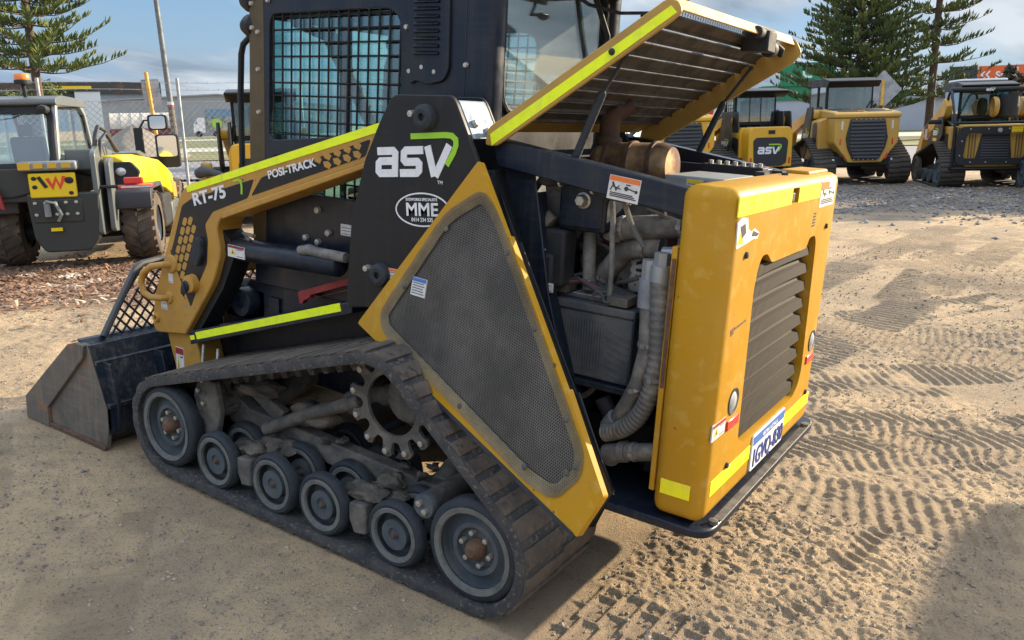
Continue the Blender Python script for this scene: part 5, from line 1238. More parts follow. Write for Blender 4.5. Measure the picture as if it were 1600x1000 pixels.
BGRUB = mat('parked_track_rubber', (.028, .026, .025), .8, col2=(.06, .05, .042), scale=5, amt=.8)
BGLUG = mat('parked_track_tread', (.050, .042, .034), .85, col2=(.085, .07, .055), scale=5, amt=.8)
BGOL = mat('parked_tower_grey', (.028, .028, .024), .5, col2=(.045, .043, .036), scale=3, amt=.8)
GOLD = mat('parked_gold_paint', (.50, .295, .055), .42, col2=(.42, .245, .05), scale=3, amt=.6)
GOLDY = mat('parked_yellow_paint', (.64, .36, .02), .4, col2=(.55, .30, .03), scale=3, amt=.6)
GRIL = mat('parked_grille_black', (.018, .020, .024), .5)
def bg_cab(root, x0, x1, w, z0, z1, visor=.45, grid=True, roofmat=None):
    c = MB(); t = .06
    for x in (x0, x1 - t):
        for s in (1, -1): c.box(x, x + t, s * w / 2 - (t if s > 0 else 0), s * w / 2 + (0 if s > 0 else t), z0, z1)
    c.box(x0, x1, -w / 2, w / 2, z1 - .10, z1 - .04); c.box(x0, x0 + .05, -w / 2, w / 2, z0, z0 + .10)
    c.box(x0, x1, -w / 2, -w / 2 + .04, z0 - .5, z0 + .12); c.box(x0, x1, w / 2 - .04, w / 2, z0 - .5, z0 + .12)
    for s in (1, -1): c.box(x0 + (x1 - x0) * .45, x0 + (x1 - x0) * .45 + .05, s * w / 2 - .02, s * w / 2 + .02, z0, z1)
    cab = c.build('cab', BLK, root, bevel=.01)
    r = MB(); r.prism([(x0 - visor, z1 - .01), (x0 - visor, z1 + .02), (x0 + .1, z1 + .09), (x1 - .2, z1 + .09), (x1 + .05, z1 + .02), (x1 + .05, z1 - .05), (x0 - visor * .55, z1 - .12)], 'Y', -w / 2 - .05, w / 2 + .05)
    r.build('roof', roofmat or BLK, cab, bevel=.015)
    MB().box(x0 - .012, x0 - .006, -w / 2 + .05, w / 2 - .05, z0 + .08, z1 - .08).build('rear_window', GLSB, cab, smooth=0)
    for s in (1, -1): MB().box(x0 + .07, x1 - .07, s * w / 2 - .012, s * w / 2 - .006, z0 + .05, z1 - .10).build('side_window', GLSB, cab, smooth=0)
    MB().box(x1 - .012, x1 - .006, -w / 2 + .05, w / 2 - .05, z0 - .4, z1 - .08).build('front_window', GLSB, cab, smooth=0)
    g = MB()
    if grid:
        for s in (1, -1):
            for i in range(8): x = x0 + .1 + (x1 - x0 - .2) * i / 7; g.cyl((x, s * w / 2, z0 + .05), (x, s * w / 2, z1 - .1), .006, n=5)
            for i in range(8): z = z0 + .08 + (z1 - z0 - .2) * i / 7; g.cyl((x0 + .07, s * w / 2, z), (x1 - .07, s * w / 2, z), .006, n=5)
        for y in (-.12, .14): g.box(x0 - .02, x0 - .012, y - .008, y + .008, z0 + .08, z1 - .08)
        g.build('window_guard', BLK, cab, smooth=0)
    s = MB(); s.box(x0 + .25, x0 + .75, -.25, .25, z0 - .2, z0 + .05); s.prism([(x0 + .22, z0), (x0 + .34, z0), (x0 + .28, z0 + .55), (x0 + .16, z0 + .52)], 'Y', -.24, .24); s.build('seat', TYR, cab, bevel=.03)
    return cab
def bg_arm(root, pts, y0, y1, tow, paint, logo=None, strip=None):
    for s in (1, -1):
        a = MB().prism(rnd(pts, .06, 3), 'Y', s * y0, s * y1).build('loader_arm', paint, root, bevel=.012)
        t = MB().prism(rnd(tow, .05, 3), 'Y', s * (y1 + .005), s * (y1 + .035)).build('arm_tower', BGOL, root, bevel=.006)
        MB().prism(rnd(tow, .05, 3), 'Y', s * (y0 - .05), s * (y0 - .02)).build('inner_plate', BGOL, t)
        if s > 0 and logo: logo_asv(t, (logo[0], y1 + .036, logo[1]), LX, UP, .11, lift=.002)
        if s > 0 and logo:
            F, M, O = frame((logo[0], y1 + .036, logo[1] - .12), LX, UP); qd(MB(), .0, .30, -.02, .06, F).build('yellow_sticker', YELB, t, smooth=0)
        if strip:
            MB().prism(strip, 'Y', s * y1 - .001, s * y1 + .003).build('arm_decal', BLK, a, smooth=0)

def loader_compact(label, x, y, head):
    r = thing('tracked_loader', label, 'track loader', group='tracked loaders parked in the yard row')
    W = 1.72; bg_tracks(r, W, 2.3, .40)
    ch = MB(); ch.box(.25, 2.2, -.45, .45, .35, .95); ch.build('chassis', INT, r, bevel=.02)
    h = MB(); h.prism(rnd([(-.50, .42), (-.50, 1.14), (-.44, 1.27), (.44, 1.27), (.50, 1.14), (.50, .42)], [.02, .06, .06, .06, .06, .02]), 'X', .0, .35)
    h.prism(rnd([(-.56, .45), (-.56, 1.10), (-.50, 1.26), (.50, 1.26), (.56, 1.10), (.56, .45)], [.02, .08, .06, .06, .08, .02]), 'X', .35, .95)
    hd = h.build('engine_hood', GOLDY, r, bevel=.03, seg=3)
    MB().box(.2, .9, -.30, .30, 1.262, 1.275).build('hood_recess', GRIL, hd)
    g = MB().prism(rnd([(.37, .50), (.40, .98), (.33, 1.05), (-.33, 1.05), (-.40, .98), (-.37, .50), (-.25, .44), (.25, .44)], .04, 3), 'X', -.012, .02).build('grille', GRIL, hd, bevel=.006)
    logo_asv(g, (-.0125, .30, .70), RX, UP, .15, lift=.003)
    MB().box(-.01, .02, -.09, .06, 1.12, 1.20).build('hood_latch', INT, hd)
    for s in (1, -1):
        MB().prism(rnd([(.42, .62), (.40, 1.02), (.74, 1.06), (.80, .62)], .06, 3), 'Y', s * .555, s * .566).build('side_vent', GRIL, hd, bevel=.004)
        MB().box(-.012, .01, s * .44 - .02, s * .44 + .02, .50, .62).build('red_reflector', REDL, hd)
    bg_cab(r, .85, 1.9, .98, 1.30, 2.02, visor=.55)
    bg_arm(r, [(.75, 1.48), (1.0, 1.50), (2.35, 1.16), (2.75, .55), (2.72, .25), (2.5, .3), (2.25, .9), (1.0, 1.32), (.75, 1.32)], .56, .68, [(.55, 1.6), (.95, 1.6), (1.25, .75), (.75, .62), (.45, 1.0)], GOLDY, (.99, .86))
    l = MB(); l.tube([(.86, .52, 1.30), (.82, .5, 1.36), (.82, .46, 1.55)], .03, 8); l.build('exhaust', INT, r)
    return upright(r, x, y, head)
def loader_large(label, x, y, head, paint=None):
    paint = paint or GOLD
    r = thing('tracked_loader', label, 'track loader', group='tracked loaders parked in the yard row')
    W = 2.08; bg_tracks(r, W, 2.6, .48, 1.12)
    MB().box(.25, 2.5, -.52, .52, .38, 1.0).build('chassis', INT, r, bevel=.02)
    h = MB(); h.prism(rnd([(-.35, .48), (-.68, .90), (-.68, 1.42), (.68, 1.42), (.68, .90), (.35, .48)], [.03, .05, .03, .03, .05, .03]), 'X', .0, .50)
    h.prism(rnd([(-.66, .50), (-.86, .95), (-.86, 1.36), (-.66, 1.44), (.66, 1.44), (.86, 1.36), (.86, .95), (.86, .5)], .03), 'X', .50, 1.40)
    hd = h.build('engine_hood', paint, r, bevel=.025, seg=3)
    tp = MB(); tp.prism([(-.03, 1.42), (-.03, 1.50), (.05, 1.54), (1.15, 1.62), (1.35, 1.60), (1.35, 1.42)], 'Y', -.70, .70); t = tp.build('hood_top', paint, hd, bevel=.025, seg=3)
    v = MB(); u = Vector((1.10, 0, .08)).normalized(); F = frame((.05, 0, 1.541), (0, -1, 0), u)[0]
    for a, b in ((-.55, -.04), (.04, .55)):
        qd(v, a, b, .06, .26, F, 0, .008); qd(v, a, b, .42, .95, F, 0, .008)
    v.build('top_vent', GRIL, t, smooth=0)
    g = MB().prism(rnd([(.36, 1.40), (.44, 1.0), (.40, .80), (.27, .53), (-.27, .53), (-.40, .80), (-.44, 1.0), (-.36, 1.40)], .02), 'X', -.035, .01).build('grille', GRIL, hd, bevel=.01)
    s_ = MB()
    for i in range(11):
        z = .58 + .075 * i; w = .36 if z > .8 else .26 + (z - .55) * .42; s_.prism([(-.036, z + .05), (-.062, z + .01), (-.062, z), (-.036, z)], 'Y', -w, w)
    s_.build('grille_slats', GRIL, g)
    b = MB()
    for i in range(6):
        for z in (1.385, .545): b.lathe([(0, .01), (.011, .008), (.014, 0)], (-.036, -.25 + .1 * i, z), (-1, 0, 0), 6)
    b.build('grille_bolts', BOLT, g)
    for s in (1, -1):
        MB().prism(rnd([(.72, .78), (.62, .92), (.64, 1.30), (.76, 1.34), (.90, 1.26), (.88, .84)], .05, 3), 'Y', s * .855, s * .872).build('side_vent', GRIL, hd, bevel=.004)
        MB().box(-.006, .01, s * .53 - .02, s * .53 + .02, 1.18, 1.36).build('hood_sticker', PAPER, hd); MB().box(-.006, .01, s * .55 - .015, s * .55 + .015, .86, .98).build('red_reflector', REDL, hd)
        MB().prism([(s * .47 - .02, .64), (s * .47 + .02, .68), (s * .40 + .02, .56), (s * .40 - .02, .54)], 'X', -.006, .01).build('tail_lamp', REDL, hd)
        MB().lathe([(0, .02), (.03, .015), (.04, 0)], (.15, s * .62, .52), (-1, 0, 0), 12).build('hood_bolt', LENS, r)
    MB().box(.12, .5, -.60, .60, .40, .60).build('counterweight', INT, r, bevel=.03)
    bg_cab(r, 1.15, 2.3, 1.05, 1.50, 2.20, visor=.30, grid=False)
    bg_arm(r, [(.95, 1.60), (1.2, 1.62), (2.6, 1.32), (3.1, .60), (3.05, .3), (2.8, .3), (2.5, 1.05), (1.2, 1.44), (.95, 1.40)], .70, .84, [(.95, 1.68), (1.35, 1.66), (1.75, .80), (1.60, .55), (1.42, .50), (1.10, .95)], paint, (1.52, .98))
    m = MB(); m.lathe([(0, 0), (.03, 0), (.03, .2), (0, .2)], (1.3, .86, 1.0), (0, 0, 1), 10); m.build('tower_clamp', YELB, r)
    return upright(r, x, y, head)
def loader_forestry(label, x, y, head):
    r = thing('tracked_loader', label, 'track loader', group='tracked loaders parked in the yard row')
    W = 2.05; bg_tracks(r, W, 2.6, .50, 1.1)
    MB().box(.25, 2.5, -.52, .52, .36, .95).build('chassis', INT, r, bevel=.02)
    h = MB(); h.prism(rnd([(-.58, .45), (-.62, 1.34), (.62, 1.34), (.58, .45)], .05), 'X', .12, .6); h.prism(rnd([(-.76, .48), (-.78, 1.30), (.78, 1.30), (.76, .48)], .05), 'X', .6, 1.3)
    hd = h.build('engine_hood', GOLD, r, bevel=.03, seg=3)
    g = MB().prism([(.28, 1.16), (.38, .58), (-.34, .58), (-.26, 1.16)], 'X', .09, .14).build('grille', GRIL, hd, bevel=.01)
    s_ = MB()
    for i in range(10): z = .62 + .055 * i; s_.prism([(.088, z + .04), (.07, z + .01), (.07, z), (.088, z)], 'Y', -.26, .28)
    s_.build('grille_slats', GRIL, g)
    v = MB()
    for s in (1, -1):
        for k_ in range(3): v.box(.105, .125, s * (.40 + .055 * k_) - .012, s * (.40 + .055 * k_) + .012, .62, 1.14)
    v.build('hood_slots', mat('slot_brown', (.16, .10, .03), .6), hd)
    for s in (1, -1):
        MB().prism(rnd([(.72, .68), (.70, 1.16), (.96, 1.10), (.92, .74)], .05, 3), 'Y', s * .762, s * .80).build('side_vent', GRIL, hd, bevel=.004)
        MB().box(.08, .12, s * .40 - .05, s * .40 + .05, .50, .53).build('red_reflector', REDL, hd)
    # guard cage of black tube
    cg = MB(); q = .026
    for s in (1, -1):
        cg.tube([(1.15, s * .74, 1.50), (.95, s * .78, 1.92), (.85, s * .78, 2.04), (.72, s * .80, 2.08), (.55, s * .82, 2.0), (.02, s * .86, 1.42), (.0, s * .86, 1.38), (.0, s * .86, .42)], q, 8)
        cg.tube([(1.3, s * .70, 1.45), (.05, s * .86, 1.32)], q, 8); cg.tube([(.0, s * .86, .42), (.9, s * .86, .42)], q, 8)
        cg.tube([(.06, s * .80, 1.30), (.06, s * .80, .45)], .016, 6); cg.tube([(.10, s * .74, 1.28), (.10, s * .74, .47)], .012, 6)
    cg.tube([(.0, -.86, 1.38), (.0, .86, 1.38)], q, 8); cg.tube([(.0, -.86, .42), (.0, .86, .42)], q, 8)
    cage = cg.build('guard_cage', BLK, r)
    tb = MB().cyl((.72, -.82, 2.07), (.72, .82, 2.07), .055, n=14).build('top_tube', BLK, cage); logo_asv(tb, (.66, .12, 2.04), RX, UP, .05)
    ring = rnd([(-.80, .50), (-.80, 1.30), (.80, 1.30), (.80, .50)], .16, 5); hol = rnd([(-.62, .64), (-.62, 1.16), (.60, 1.16), (.66, .64)], .08, 4)
    gp = MB().prism(ring, 'X', -.03, .0, hole=hol).build('guard_plate', INT, cage, bevel=.008)
    b = MB()
    for yy, zz in ((-.55, 1.25), (-.2, 1.25), (.2, 1.25), (.55, 1.25), (-.7, 1.0), (.7, 1.0), (-.72, .7), (.72, .7), (-.5, .56), (-.2, .56), (.2, .56), (.5, .56)): b.lathe([(0, .012), (.014, .01), (.018, 0)], (-.03, yy, zz), (-1, 0, 0), 8)
    b.build('guard_bolts', BOLT, gp)
    MB().lathe([(0, .01), (.02, .01), (.02, .02), (.045, .018), (.05, 0)], (-.03, -.02, 1.22), (-1, 0, 0), 12).build('key_lock', BOLT, gp)
    sticker(gp, (-.0305, -.24, 1.17), RX, UP, .22, .12, None, None, 'yellow_sticker', 2, back=YELB)
    bg_cab(r, 1.05, 2.25, 1.05, 1.45, 2.16, visor=.30, grid=False)
    wr = MB(); wr.box(1.3, 2.3, -.5, .45, 2.26, 2.32); wr.build('roof_cap', PAPER, r, bevel=.03)
    ac = MB(); ac.lathe([(0, 0), (.16, .01), (.2, .05), (.2, .5), (0, .5)], (.75, -.38, 1.46), (0, 0, 1), 20); ac.build('air_cleaner', INT, r); MB().lathe([(0, .0), (.20, .0), (.22, .06), (.2, .10)], (.65, -.12, 1.70), (0, 1, 0), 20).build('tool_disc', TAN, r)
    bg_arm(r, [(.75, 1.75), (1.05, 1.92), (1.5, 1.62), (2.6, 1.22), (3.1, .60), (3.05, .3), (2.8, .3), (2.5, 1.0), (1.5, 1.28), (.95, 1.52)], .70, .84, [(.95, 1.52), (1.25, 1.50), (1.95, .95), (1.9, .78), (1.05, .95), (.85, 1.1)], GOLD, (1.52, 1.10), strip=[(2.15, 1.36), (2.45, 1.25), (2.40, 1.08), (2.15, 1.15)])
    c = MB(); c.lathe([(0, 0), (.05, 0), (.05, .25), (0, .25)], (1.05, .87, 1.40), (0, 1, 0), 14); c.build('arm_pivot', INT, r)
    MB().lathe([(0, 0), (.03, 0), (.03, .25), (0, .25)], (2.1, .87, .98), (0, 0, 1), 10).build('white_bottle', PAPER, r)
    return upright(r, x, y, head)
L2 = loader_compact('yellow compact tracked loader with a black nose grille carrying the white logo', 3.25, -15.60, -48)
L3 = loader_large('gold tracked loader with a wide louvred black grille and a four-vent hood top', 1.50, -16.55, -58)
L4 = loader_forestry('gold tracked loader wrapped in a black tube guard cage with a bolted rear plate', -.95, -16.40, -68)
L4.scale = (.93, .93, .93)
def again(src, label, x, y, head, dz=0.):
    c = dup(src); c['label'] = label; upright(c, x, y, head, dz); return c
L1 = loader_large('yellow tracked loader half hidden behind the propped engine hood', 4.62, -14.1, -48, GOLDY)
L5 = again(L2, 'yellow tracked loader seen in a sliver between the big loader\'s cab and handrail', 8.09, -5.95, -42)
L6 = again(L4, 'dark tracked loader cut off by the right edge of the photo beside the caged one', -2.95, -14.7, -72)
L7 = again(L2, 'unseen yellow compact tracked loader added outside the right edge to shade the sand corner', -5.78, -5.05, -95)  # loader copy added out of view, only to cast the corner's shadow

# ------------------------------------------------------------ telehandler on the left
TH = thing('telehandler', 'grey and yellow telehandler on the mulch with an amber beacon on its cab', 'telehandler')
DG = mat('telehandler_dark_grey', (.024, .027, .024), .5, col2=(.04, .042, .037), scale=4, amt=.7)
MG = mat('telehandler_grey', (.105, .118, .115), .4, col2=(.10, .11, .105), scale=4, amt=.7, coat=.2)
TTY = mat('tractor_tyre', (.055, .045, .036), .9, col2=(.13, .095, .065), scale=6, lo=.42, hi=.65)
def ag_wheel(x, y, s, r=.37, w=.32):
    t = MB().lathe([(r * .52, -w / 2), (r * .80, -w / 2), (r * .93, -w * .42), (r * .95, 0), (r * .93, w * .42), (r * .80, w / 2), (r * .52, w / 2)], (x, y, r), (0, 1, 0), 36)
    for k in range(20):
        for q in (1, -1):
            g0 = 2 * math.pi * (k + (.5 if q > 0 else 0)) / 20
            vs = []
            for (yy, da, w_) in ((.02, .10, .07), (.5, -.12, .10)):
                for e in (-w_, w_):
                    for rr in (r * .90, r * 1.0 - (.03 if yy > .3 else 0)):
                        a = g0 + da + e; vs.append((x + rr * math.cos(a), y + q * yy * w, r + rr * math.sin(a)))
            t.add(vs, [(0, 1, 3, 2), (4, 6, 7, 5), (0, 4, 5, 1), (2, 3, 7, 6), (1, 5, 7, 3), (0, 2, 6, 4)])
    wh = t.build('wheel', TTY, TH, smooth=25)
    MB().lathe([(0, .04), (.08, .04), (.10, .0), (r * .36, -.02), (r * .50, .10), (r * .54, .14), (r * .54, .12), (r * .50, -.14)], (x, y, r), (0, s, 0), 28).build('rim', LGRY, wh)
    return wh
for x in (0, 2.05):
    for s in (1, -1): ag_wheel(x, s * .625, s)
ax_ = MB(); ax_.cyl((0, -.5, .42), (0, .5, .42), .11, n=16); ax_.blob((0, 0, .42), (.2, .22, .18), 3, .1, 2); ax_.cyl((2.05, -.5, .42), (2.05, .5, .42), .11, n=16); ax_.box(-.1, 2.4, -.32, .32, .36, .62)
ax_.build('axle', INT, TH, bevel=.02)
for s in (1, -1):
    fd = MB(); fd.prism(rnd([(-.42, .70), (-.40, .92), (-.22, .99), (.35, .99), (.5, .86), (.5, .80), (.33, .93), (-.20, .93), (-.34, .86), (-.36, .70)], .03, 2), 'Y', s * .42, s * .79); fd.build('fender', mat('fender_plastic', (.035, .038, .048), .45, col2=(.06, .06, .065), scale=4), TH, bevel=.015)
# rear frame with boom pivot plates, between the wheels
rf_ = MB()
rf_.prism(rnd([(.29, .95), (.26, .40), (.18, .24), (-.22, .24), (-.32, .40), (-.36, .95)], .04, 3), 'X', -.62, -.50)
rfo = rf_.build('rear_frame', DG, TH, bevel=.02)
for y0, y1 in ((-.36, -.31),):
    MB().prism(rnd([(-.62, .42), (-.60, 1.42), (-.35, 1.50), (.3, 1.40), (.6, .8), (.4, .4)], .06, 3), 'Y', y0, y1).build('pivot_plate', MG, TH, bevel=.008)
for y0, y1 in ((-.46, -.41),):
    MB().prism(rnd([(-.55, .45), (-.50, 1.30), (-.30, 1.36), (.2, 1.0), (.1, .4)], .06, 3), 'Y', y0, y1).build('pivot_plate', MG, TH, bevel=.008)
MB().prism(rnd([(.24, .90), (.24, 1.19), (-.17, 1.19), (-.17, .90)], .02), 'X', -.635, -.60).build('logo_panel', YELB, TH, bevel=.01)
MB().box(-.63, -.60, -.20, .24, .60, .88).build('hitch_plate', DG, TH, bevel=.01)
MB().box(-.66, -.52, -.20, .31, 1.22, 1.33).build('boom_end_bar', LGRY, TH, bevel=.02)
yb = MB()
for i in range(3): yb.box(-.668, -.65, .13 - .12 * i - .04, .13 - .12 * i + .04, 1.25, 1.31)
yb.box(-.668, -.65, .20, .305, 1.235, 1.32); yb.build('yellow_mark', YELN, TH)
F, M, O = frame((-.637, .13, 1.00), RX, UP)
MB().strokes([[(-.02, .15), (.04, .02)]], .035, F, .001, .003).build('logo_slash', INT, TH, smooth=0)
MB().strokes([[(.055, .13), (.095, .02), (.13, .13), (.16, .02), (.205, .15)]], .034, F, .001, .003).build('logo_emblem', REDL, TH, smooth=0)
dt = MB()
for u, v, r_ in ((-.06, .13, .024), (-.06, .03, .024), (.245, .10, .04), (.25, -.05, .022)): dt.lathe([(0, .008), (r_ * .6, .008), (r_, .002)], F(u, v, 0), (-1, 0, 0), 16)
dt.build('panel_ports', INT, TH)
bl_ = MB()
for u in np.linspace(-.06, .30, 5):
    for v in (-.16, -.30): bl_.lathe([(0, .008), (.018, .006), (.02, 0)], F(u - .02, v, 0), (-1, 0, 0), 8)
bl_.build('plate_bolts', BOLT, TH)
hk = MB(); hk.tube([(-.64, .10, .86), (-.69, .10, .86), (-.70, .02, .84), (-.68, -.02, .70), (-.66, .02, .62)], .016, 8); hk.cyl((-.67, .10, .84), (-.67, .10, .68), .03, n=10); hk.build('tow_hook', LGRY, TH)
MB().prism([(.5, 1.0), (.56, 1.0), (.52, .80), (.47, .78)], 'X', -.66, -.62).build('red_pin_holder', REDP, TH)
MB().box(-.652, -.64, .0, .10, .50, .54).build('yellow_sticker', YELB, TH)
# boom running forward
bm_ = MB(); bm_.prism(rnd([(-.45, 1.20), (-.45, 1.46), (2.6, .98), (2.6, .74), (2.2, .80)], .03), 'Y', -.34, -.06); bm_.build('boom', MG, TH, bevel=.015)
cr_ = MB(); cr_.tube([(-.35, -.30, 1.35), (-.36, -.34, 1.62), (-.30, -.36, 1.72), (-.15, -.40, 1.66), (0, -.45, 1.40)], .022, 8); cr_.tube([(-.35, -.35, 1.35), (-.36, -.38, 1.56), (-.28, -.42, 1.64), (-.1, -.48, 1.40)], .018, 8); cr_.build('hydraulic_hose', HOSED, TH)
# cab
cb = MB()
CY0, CY1 = .0, .66
P4 = [(-.42, CY0), (-.42, CY1), (.75, CY1), (.75, CY0)]
for (x, y), tx in zip(P4, (.12, .12, -.1, -.1)):
    cb.tube([(x - (.12 if x < 0 else -.25), y, 1.25), (x - (.06 if x < 0 else -.14), y, 1.6), (x + tx * .4, y, 2.0)], .028, 8)
cb.box(-.55, .95, CY0, CY1, .85, 1.28); cb.box(-.38, .72, CY0, CY1, 1.96, 2.03)
cbo = cb.build('cab', DG, TH, bevel=.02)
rf2 = MB(); rf2.prism(rnd([(-.46, 1.98), (-.44, 2.06), (-.2, 2.10), (.7, 2.08), (.85, 1.98)], .04), 'Y', CY0 - .05, CY1 + .03); rf2.build('cab_roof', MG, cbo, bevel=.02)
sd = MB(); sd.prism(rnd([(-.56, 1.26), (-.40, 2.02), (.60, 2.05), (.80, 1.9), (1.05, 1.26), (.99, 1.26), (.755, 1.87), (.57, 1.985), (-.34, 1.965), (-.49, 1.26)], .03), 'Y', CY0 - .035, CY0 + .01); sd.build('cab_side_frame', mat('telehandler_silver', (.30, .31, .31), .4, .2), cbo, bevel=.008)
MB().prism([(-.42, 1.28), (-.30, 1.93), (.55, 1.94), (.72, 1.84), (.95, 1.28)], 'Y', CY0 - .004, CY0).build('side_window', GLSB, cbo, smooth=0)
MB().prism([(-.42, 1.28), (-.30, 1.93), (.55, 1.94), (.72, 1.84), (.95, 1.28)], 'Y', CY1, CY1 + .004).build('side_window', GLSB, cbo, smooth=0)
rw = MB().add([(-.545, CY0 + .03, 1.27), (-.545, CY1 - .02, 1.27), (-.40, CY1 - .02, 1.97), (-.40, CY0 + .03, 1.97)], [(0, 1, 2, 3)]); rw.build('rear_window', GLSB, cbo, smooth=0)
fr_ = MB().prism([(CY0, 1.26), (CY1, 1.26), (CY1, 2.0), (CY0, 2.0)], None, -.01, .01, hole=rnd([(CY0 + .05, 1.31), (CY1 - .05, 1.31), (CY1 - .05, 1.88), (CY0 + .05, 1.88)], .05), F=lambda u, v, w: (-.548 + (v - 1.27) * .2 - w, u, v)); fr_.build('window_frame', INT, cbo)
st2 = MB(); st2.box(-.1, .35, .12, .52, 1.0, 1.30); st2.prism(rnd([(-.16, 1.3), (-.04, 1.3), (-.10, 1.62), (-.19, 1.60)], .04), 'Y', .17, .47); st2.box(-.19, -.12, .25, .39, 1.62, 1.76); st2.tube([(.45, .32, 1.2), (.36, .32, 1.45)], .02, 8); st2.build('seat', TYR, cbo, bevel=.03)
lb = MB()
for y in (.58, .06): lb.lathe([(0, .05), (.04, .04), (.055, 0), (.055, -.05)], (-.50, y, 1.93), (-1, 0, 0), 12)
lb.build('work_lamp', INT, cbo)
wp = MB(); wp.tube([(-.50, .30, 1.93), (-.52, .38, 1.90), (-.53, .50, 1.885)], .008, 6); wp.build('wiper', INT, cbo)
bc = MB(); bc.cyl((-.30, .24, 2.06), (-.33, .24, 2.24), .018, n=8); bc.lathe([(0, 0), (.07, .0), (.075, .03), (.07, .05)], (-.33, .24, 2.23), (0, 0, 1), 16); b_o = bc.build('beacon', INT, TH); MB().lathe([(.068, 0), (.07, .05), (.06, .075), (0, .08)], (-.33, .24, 2.275), (0, 0, 1), 18).build('beacon_lens', AMBER, b_o)
lw_ = MB(); lw_.prism(rnd([(.72, .90), (.74, 1.26), (.05, 1.26), (.05, 1.0), (.40, .90)], .04), 'X', -.57, -.50); lwo = lw_.build('cab_rear_panel', DG, TH, bevel=.02)
MB().lathe([(0, .03), (.03, .025), (.045, 0)], (-.57, .55, 1.13), (-1, 0, 0), 16).build('lamp', LENS, lwo)
for y in (.66, -.70):
    tl = MB(); tl.box(-.66, -.60, y - .16, y + .16, .975, 1.02); t2 = tl.build('tail_lamp', REDL, TH, bevel=.01); MB().box(-.66, -.60, y - .07, y + .10, 1.03, 1.11).build('lamp_lens', REDL, t2, bevel=.01)
    MB().box(-.662, -.66, y - .15, y + .13, .985, 1.005).build('lamp_strip', PAPER, t2)
MB().cyl((-.55, -.35, 1.0), (-.62, -.72, 1.0), .02, n=8).build('lamp_arm', INT, TH)
# engine cover on the right
ec = MB()
secs = [(-.25, 1.36, 1.02, .34, .60), (.2, 1.36, .96, .38, .74), (.7, 1.30, .86, .40, .80), (1.2, 1.18, .72, .42, .80), (1.42, 1.05, .62, .44, .78), (1.50, .88, .60, .46, .74)]
vs = []
for x, zt, zb, yi, yo in secs: vs += [(x, -yi, zb), (x, -yi, zt), (x, -yi - (yo - yi) * .5, zt - .005), (x, -yo + .06, zt - .05), (x, -yo, zt - .16), (x, -yo, zb)]
ec.add(vs, [[6 * i + j, 6 * i + (j + 1) % 6, 6 * (i + 1) + (j + 1) % 6, 6 * (i + 1) + j] for i in range(5) for j in range(6)] + [list(range(6)), [30 + j for j in range(6)]])
eco = ec.build('engine_cover', YELB, TH, bevel=.02, seg=3)
MB().prism(rnd([(.2, 1.365), (.3, 1.40), (.95, 1.28), (1.2, 1.18)], .03), 'Y', -.62, -.36).build('cover_top', MG, eco, bevel=.015)
MB().prism(rnd([(-.36, 1.00), (-.36, 1.28), (-.62, 1.28), (-.70, 1.16), (-.64, .98)], .03), 'X', -.30, -.24).build('light_recess', INT, eco, bevel=.01)
MB().lathe([(0, .02), (.03, .016), (.05, 0)], (-.30, -.52, 1.16), (-1, 0, 0), 16).build('cover_lamp', LENS, eco)
MB().prism(rnd([(1.05, .95), (1.40, .88), (1.42, .66), (1.12, .70)], .03), 'Y', -.805, -.79).build('cover_badge', TAN, eco)
MB().box(.95, 1.55, -.80, -.42, .30, .64).build('side_box', MG, TH, bevel=.02)
sv = MB()
for i in range(6): sv.box(1.15, 1.35, -.803, -.80, .36 + .03 * i, .375 + .03 * i)
sv.build('side_vent', INT, TH)
MB().box(.5, 1.15, -.78, -.35, .32, .80).build('tank', INT, TH, bevel=.04)
mi = MB(); mi.tube([(1.2, -.56, 1.15), (1.2, -.66, 1.25), (1.2, -.68, 1.80)], .028, 8); mi.box(1.16, 1.24, -.73, -.64, 1.25, 1.82); mi.tube([(1.2, -.70, 1.80), (1.2, -.76, 1.92), (1.2, -.86, 1.92)], .015, 6); mi.box(1.17, 1.25, -.95, -.66, 1.24, 1.40); mio = mi.build('mirror_bracket', INT, TH, bevel=.01); mio.location = (0, .20, -.10)
for z0, z1, y0, y1 in ((1.78, 2.0, -1.02, -.80), (1.24, 1.72, -1.12, -.86)):
    MB().prism(rnd([(y0, z0), (y0, z1), (y1, z1), (y1, z0)], .05), 'X', 1.17, 1.24).build('mirror_housing', INT, mio, bevel=.01)
    MB().prism(rnd([(y0 + .025, z0 + (.16 if z1 < 1.75 else .02)), (y0 + .025, z1 - .02), (y1 - .025, z1 - .02), (y1 - .025, z0 + (.16 if z1 < 1.75 else .02))], .04), 'X', 1.163, 1.169).build('mirror_glass', MIRR, mio, smooth=0)
for o in [q for c in TH.children for q in (c, *c.children)]:     # a low-built machine: bodywork squatter than its tyres
    if o.name.split('.')[0] not in ('wheel', 'rim'): o.data.transform(Matrix.Diagonal((1, 1, .80, 1)))
TH.scale = (1.137, 1.137, 1.137)
upright(TH, 7.44, -2.55, -42)

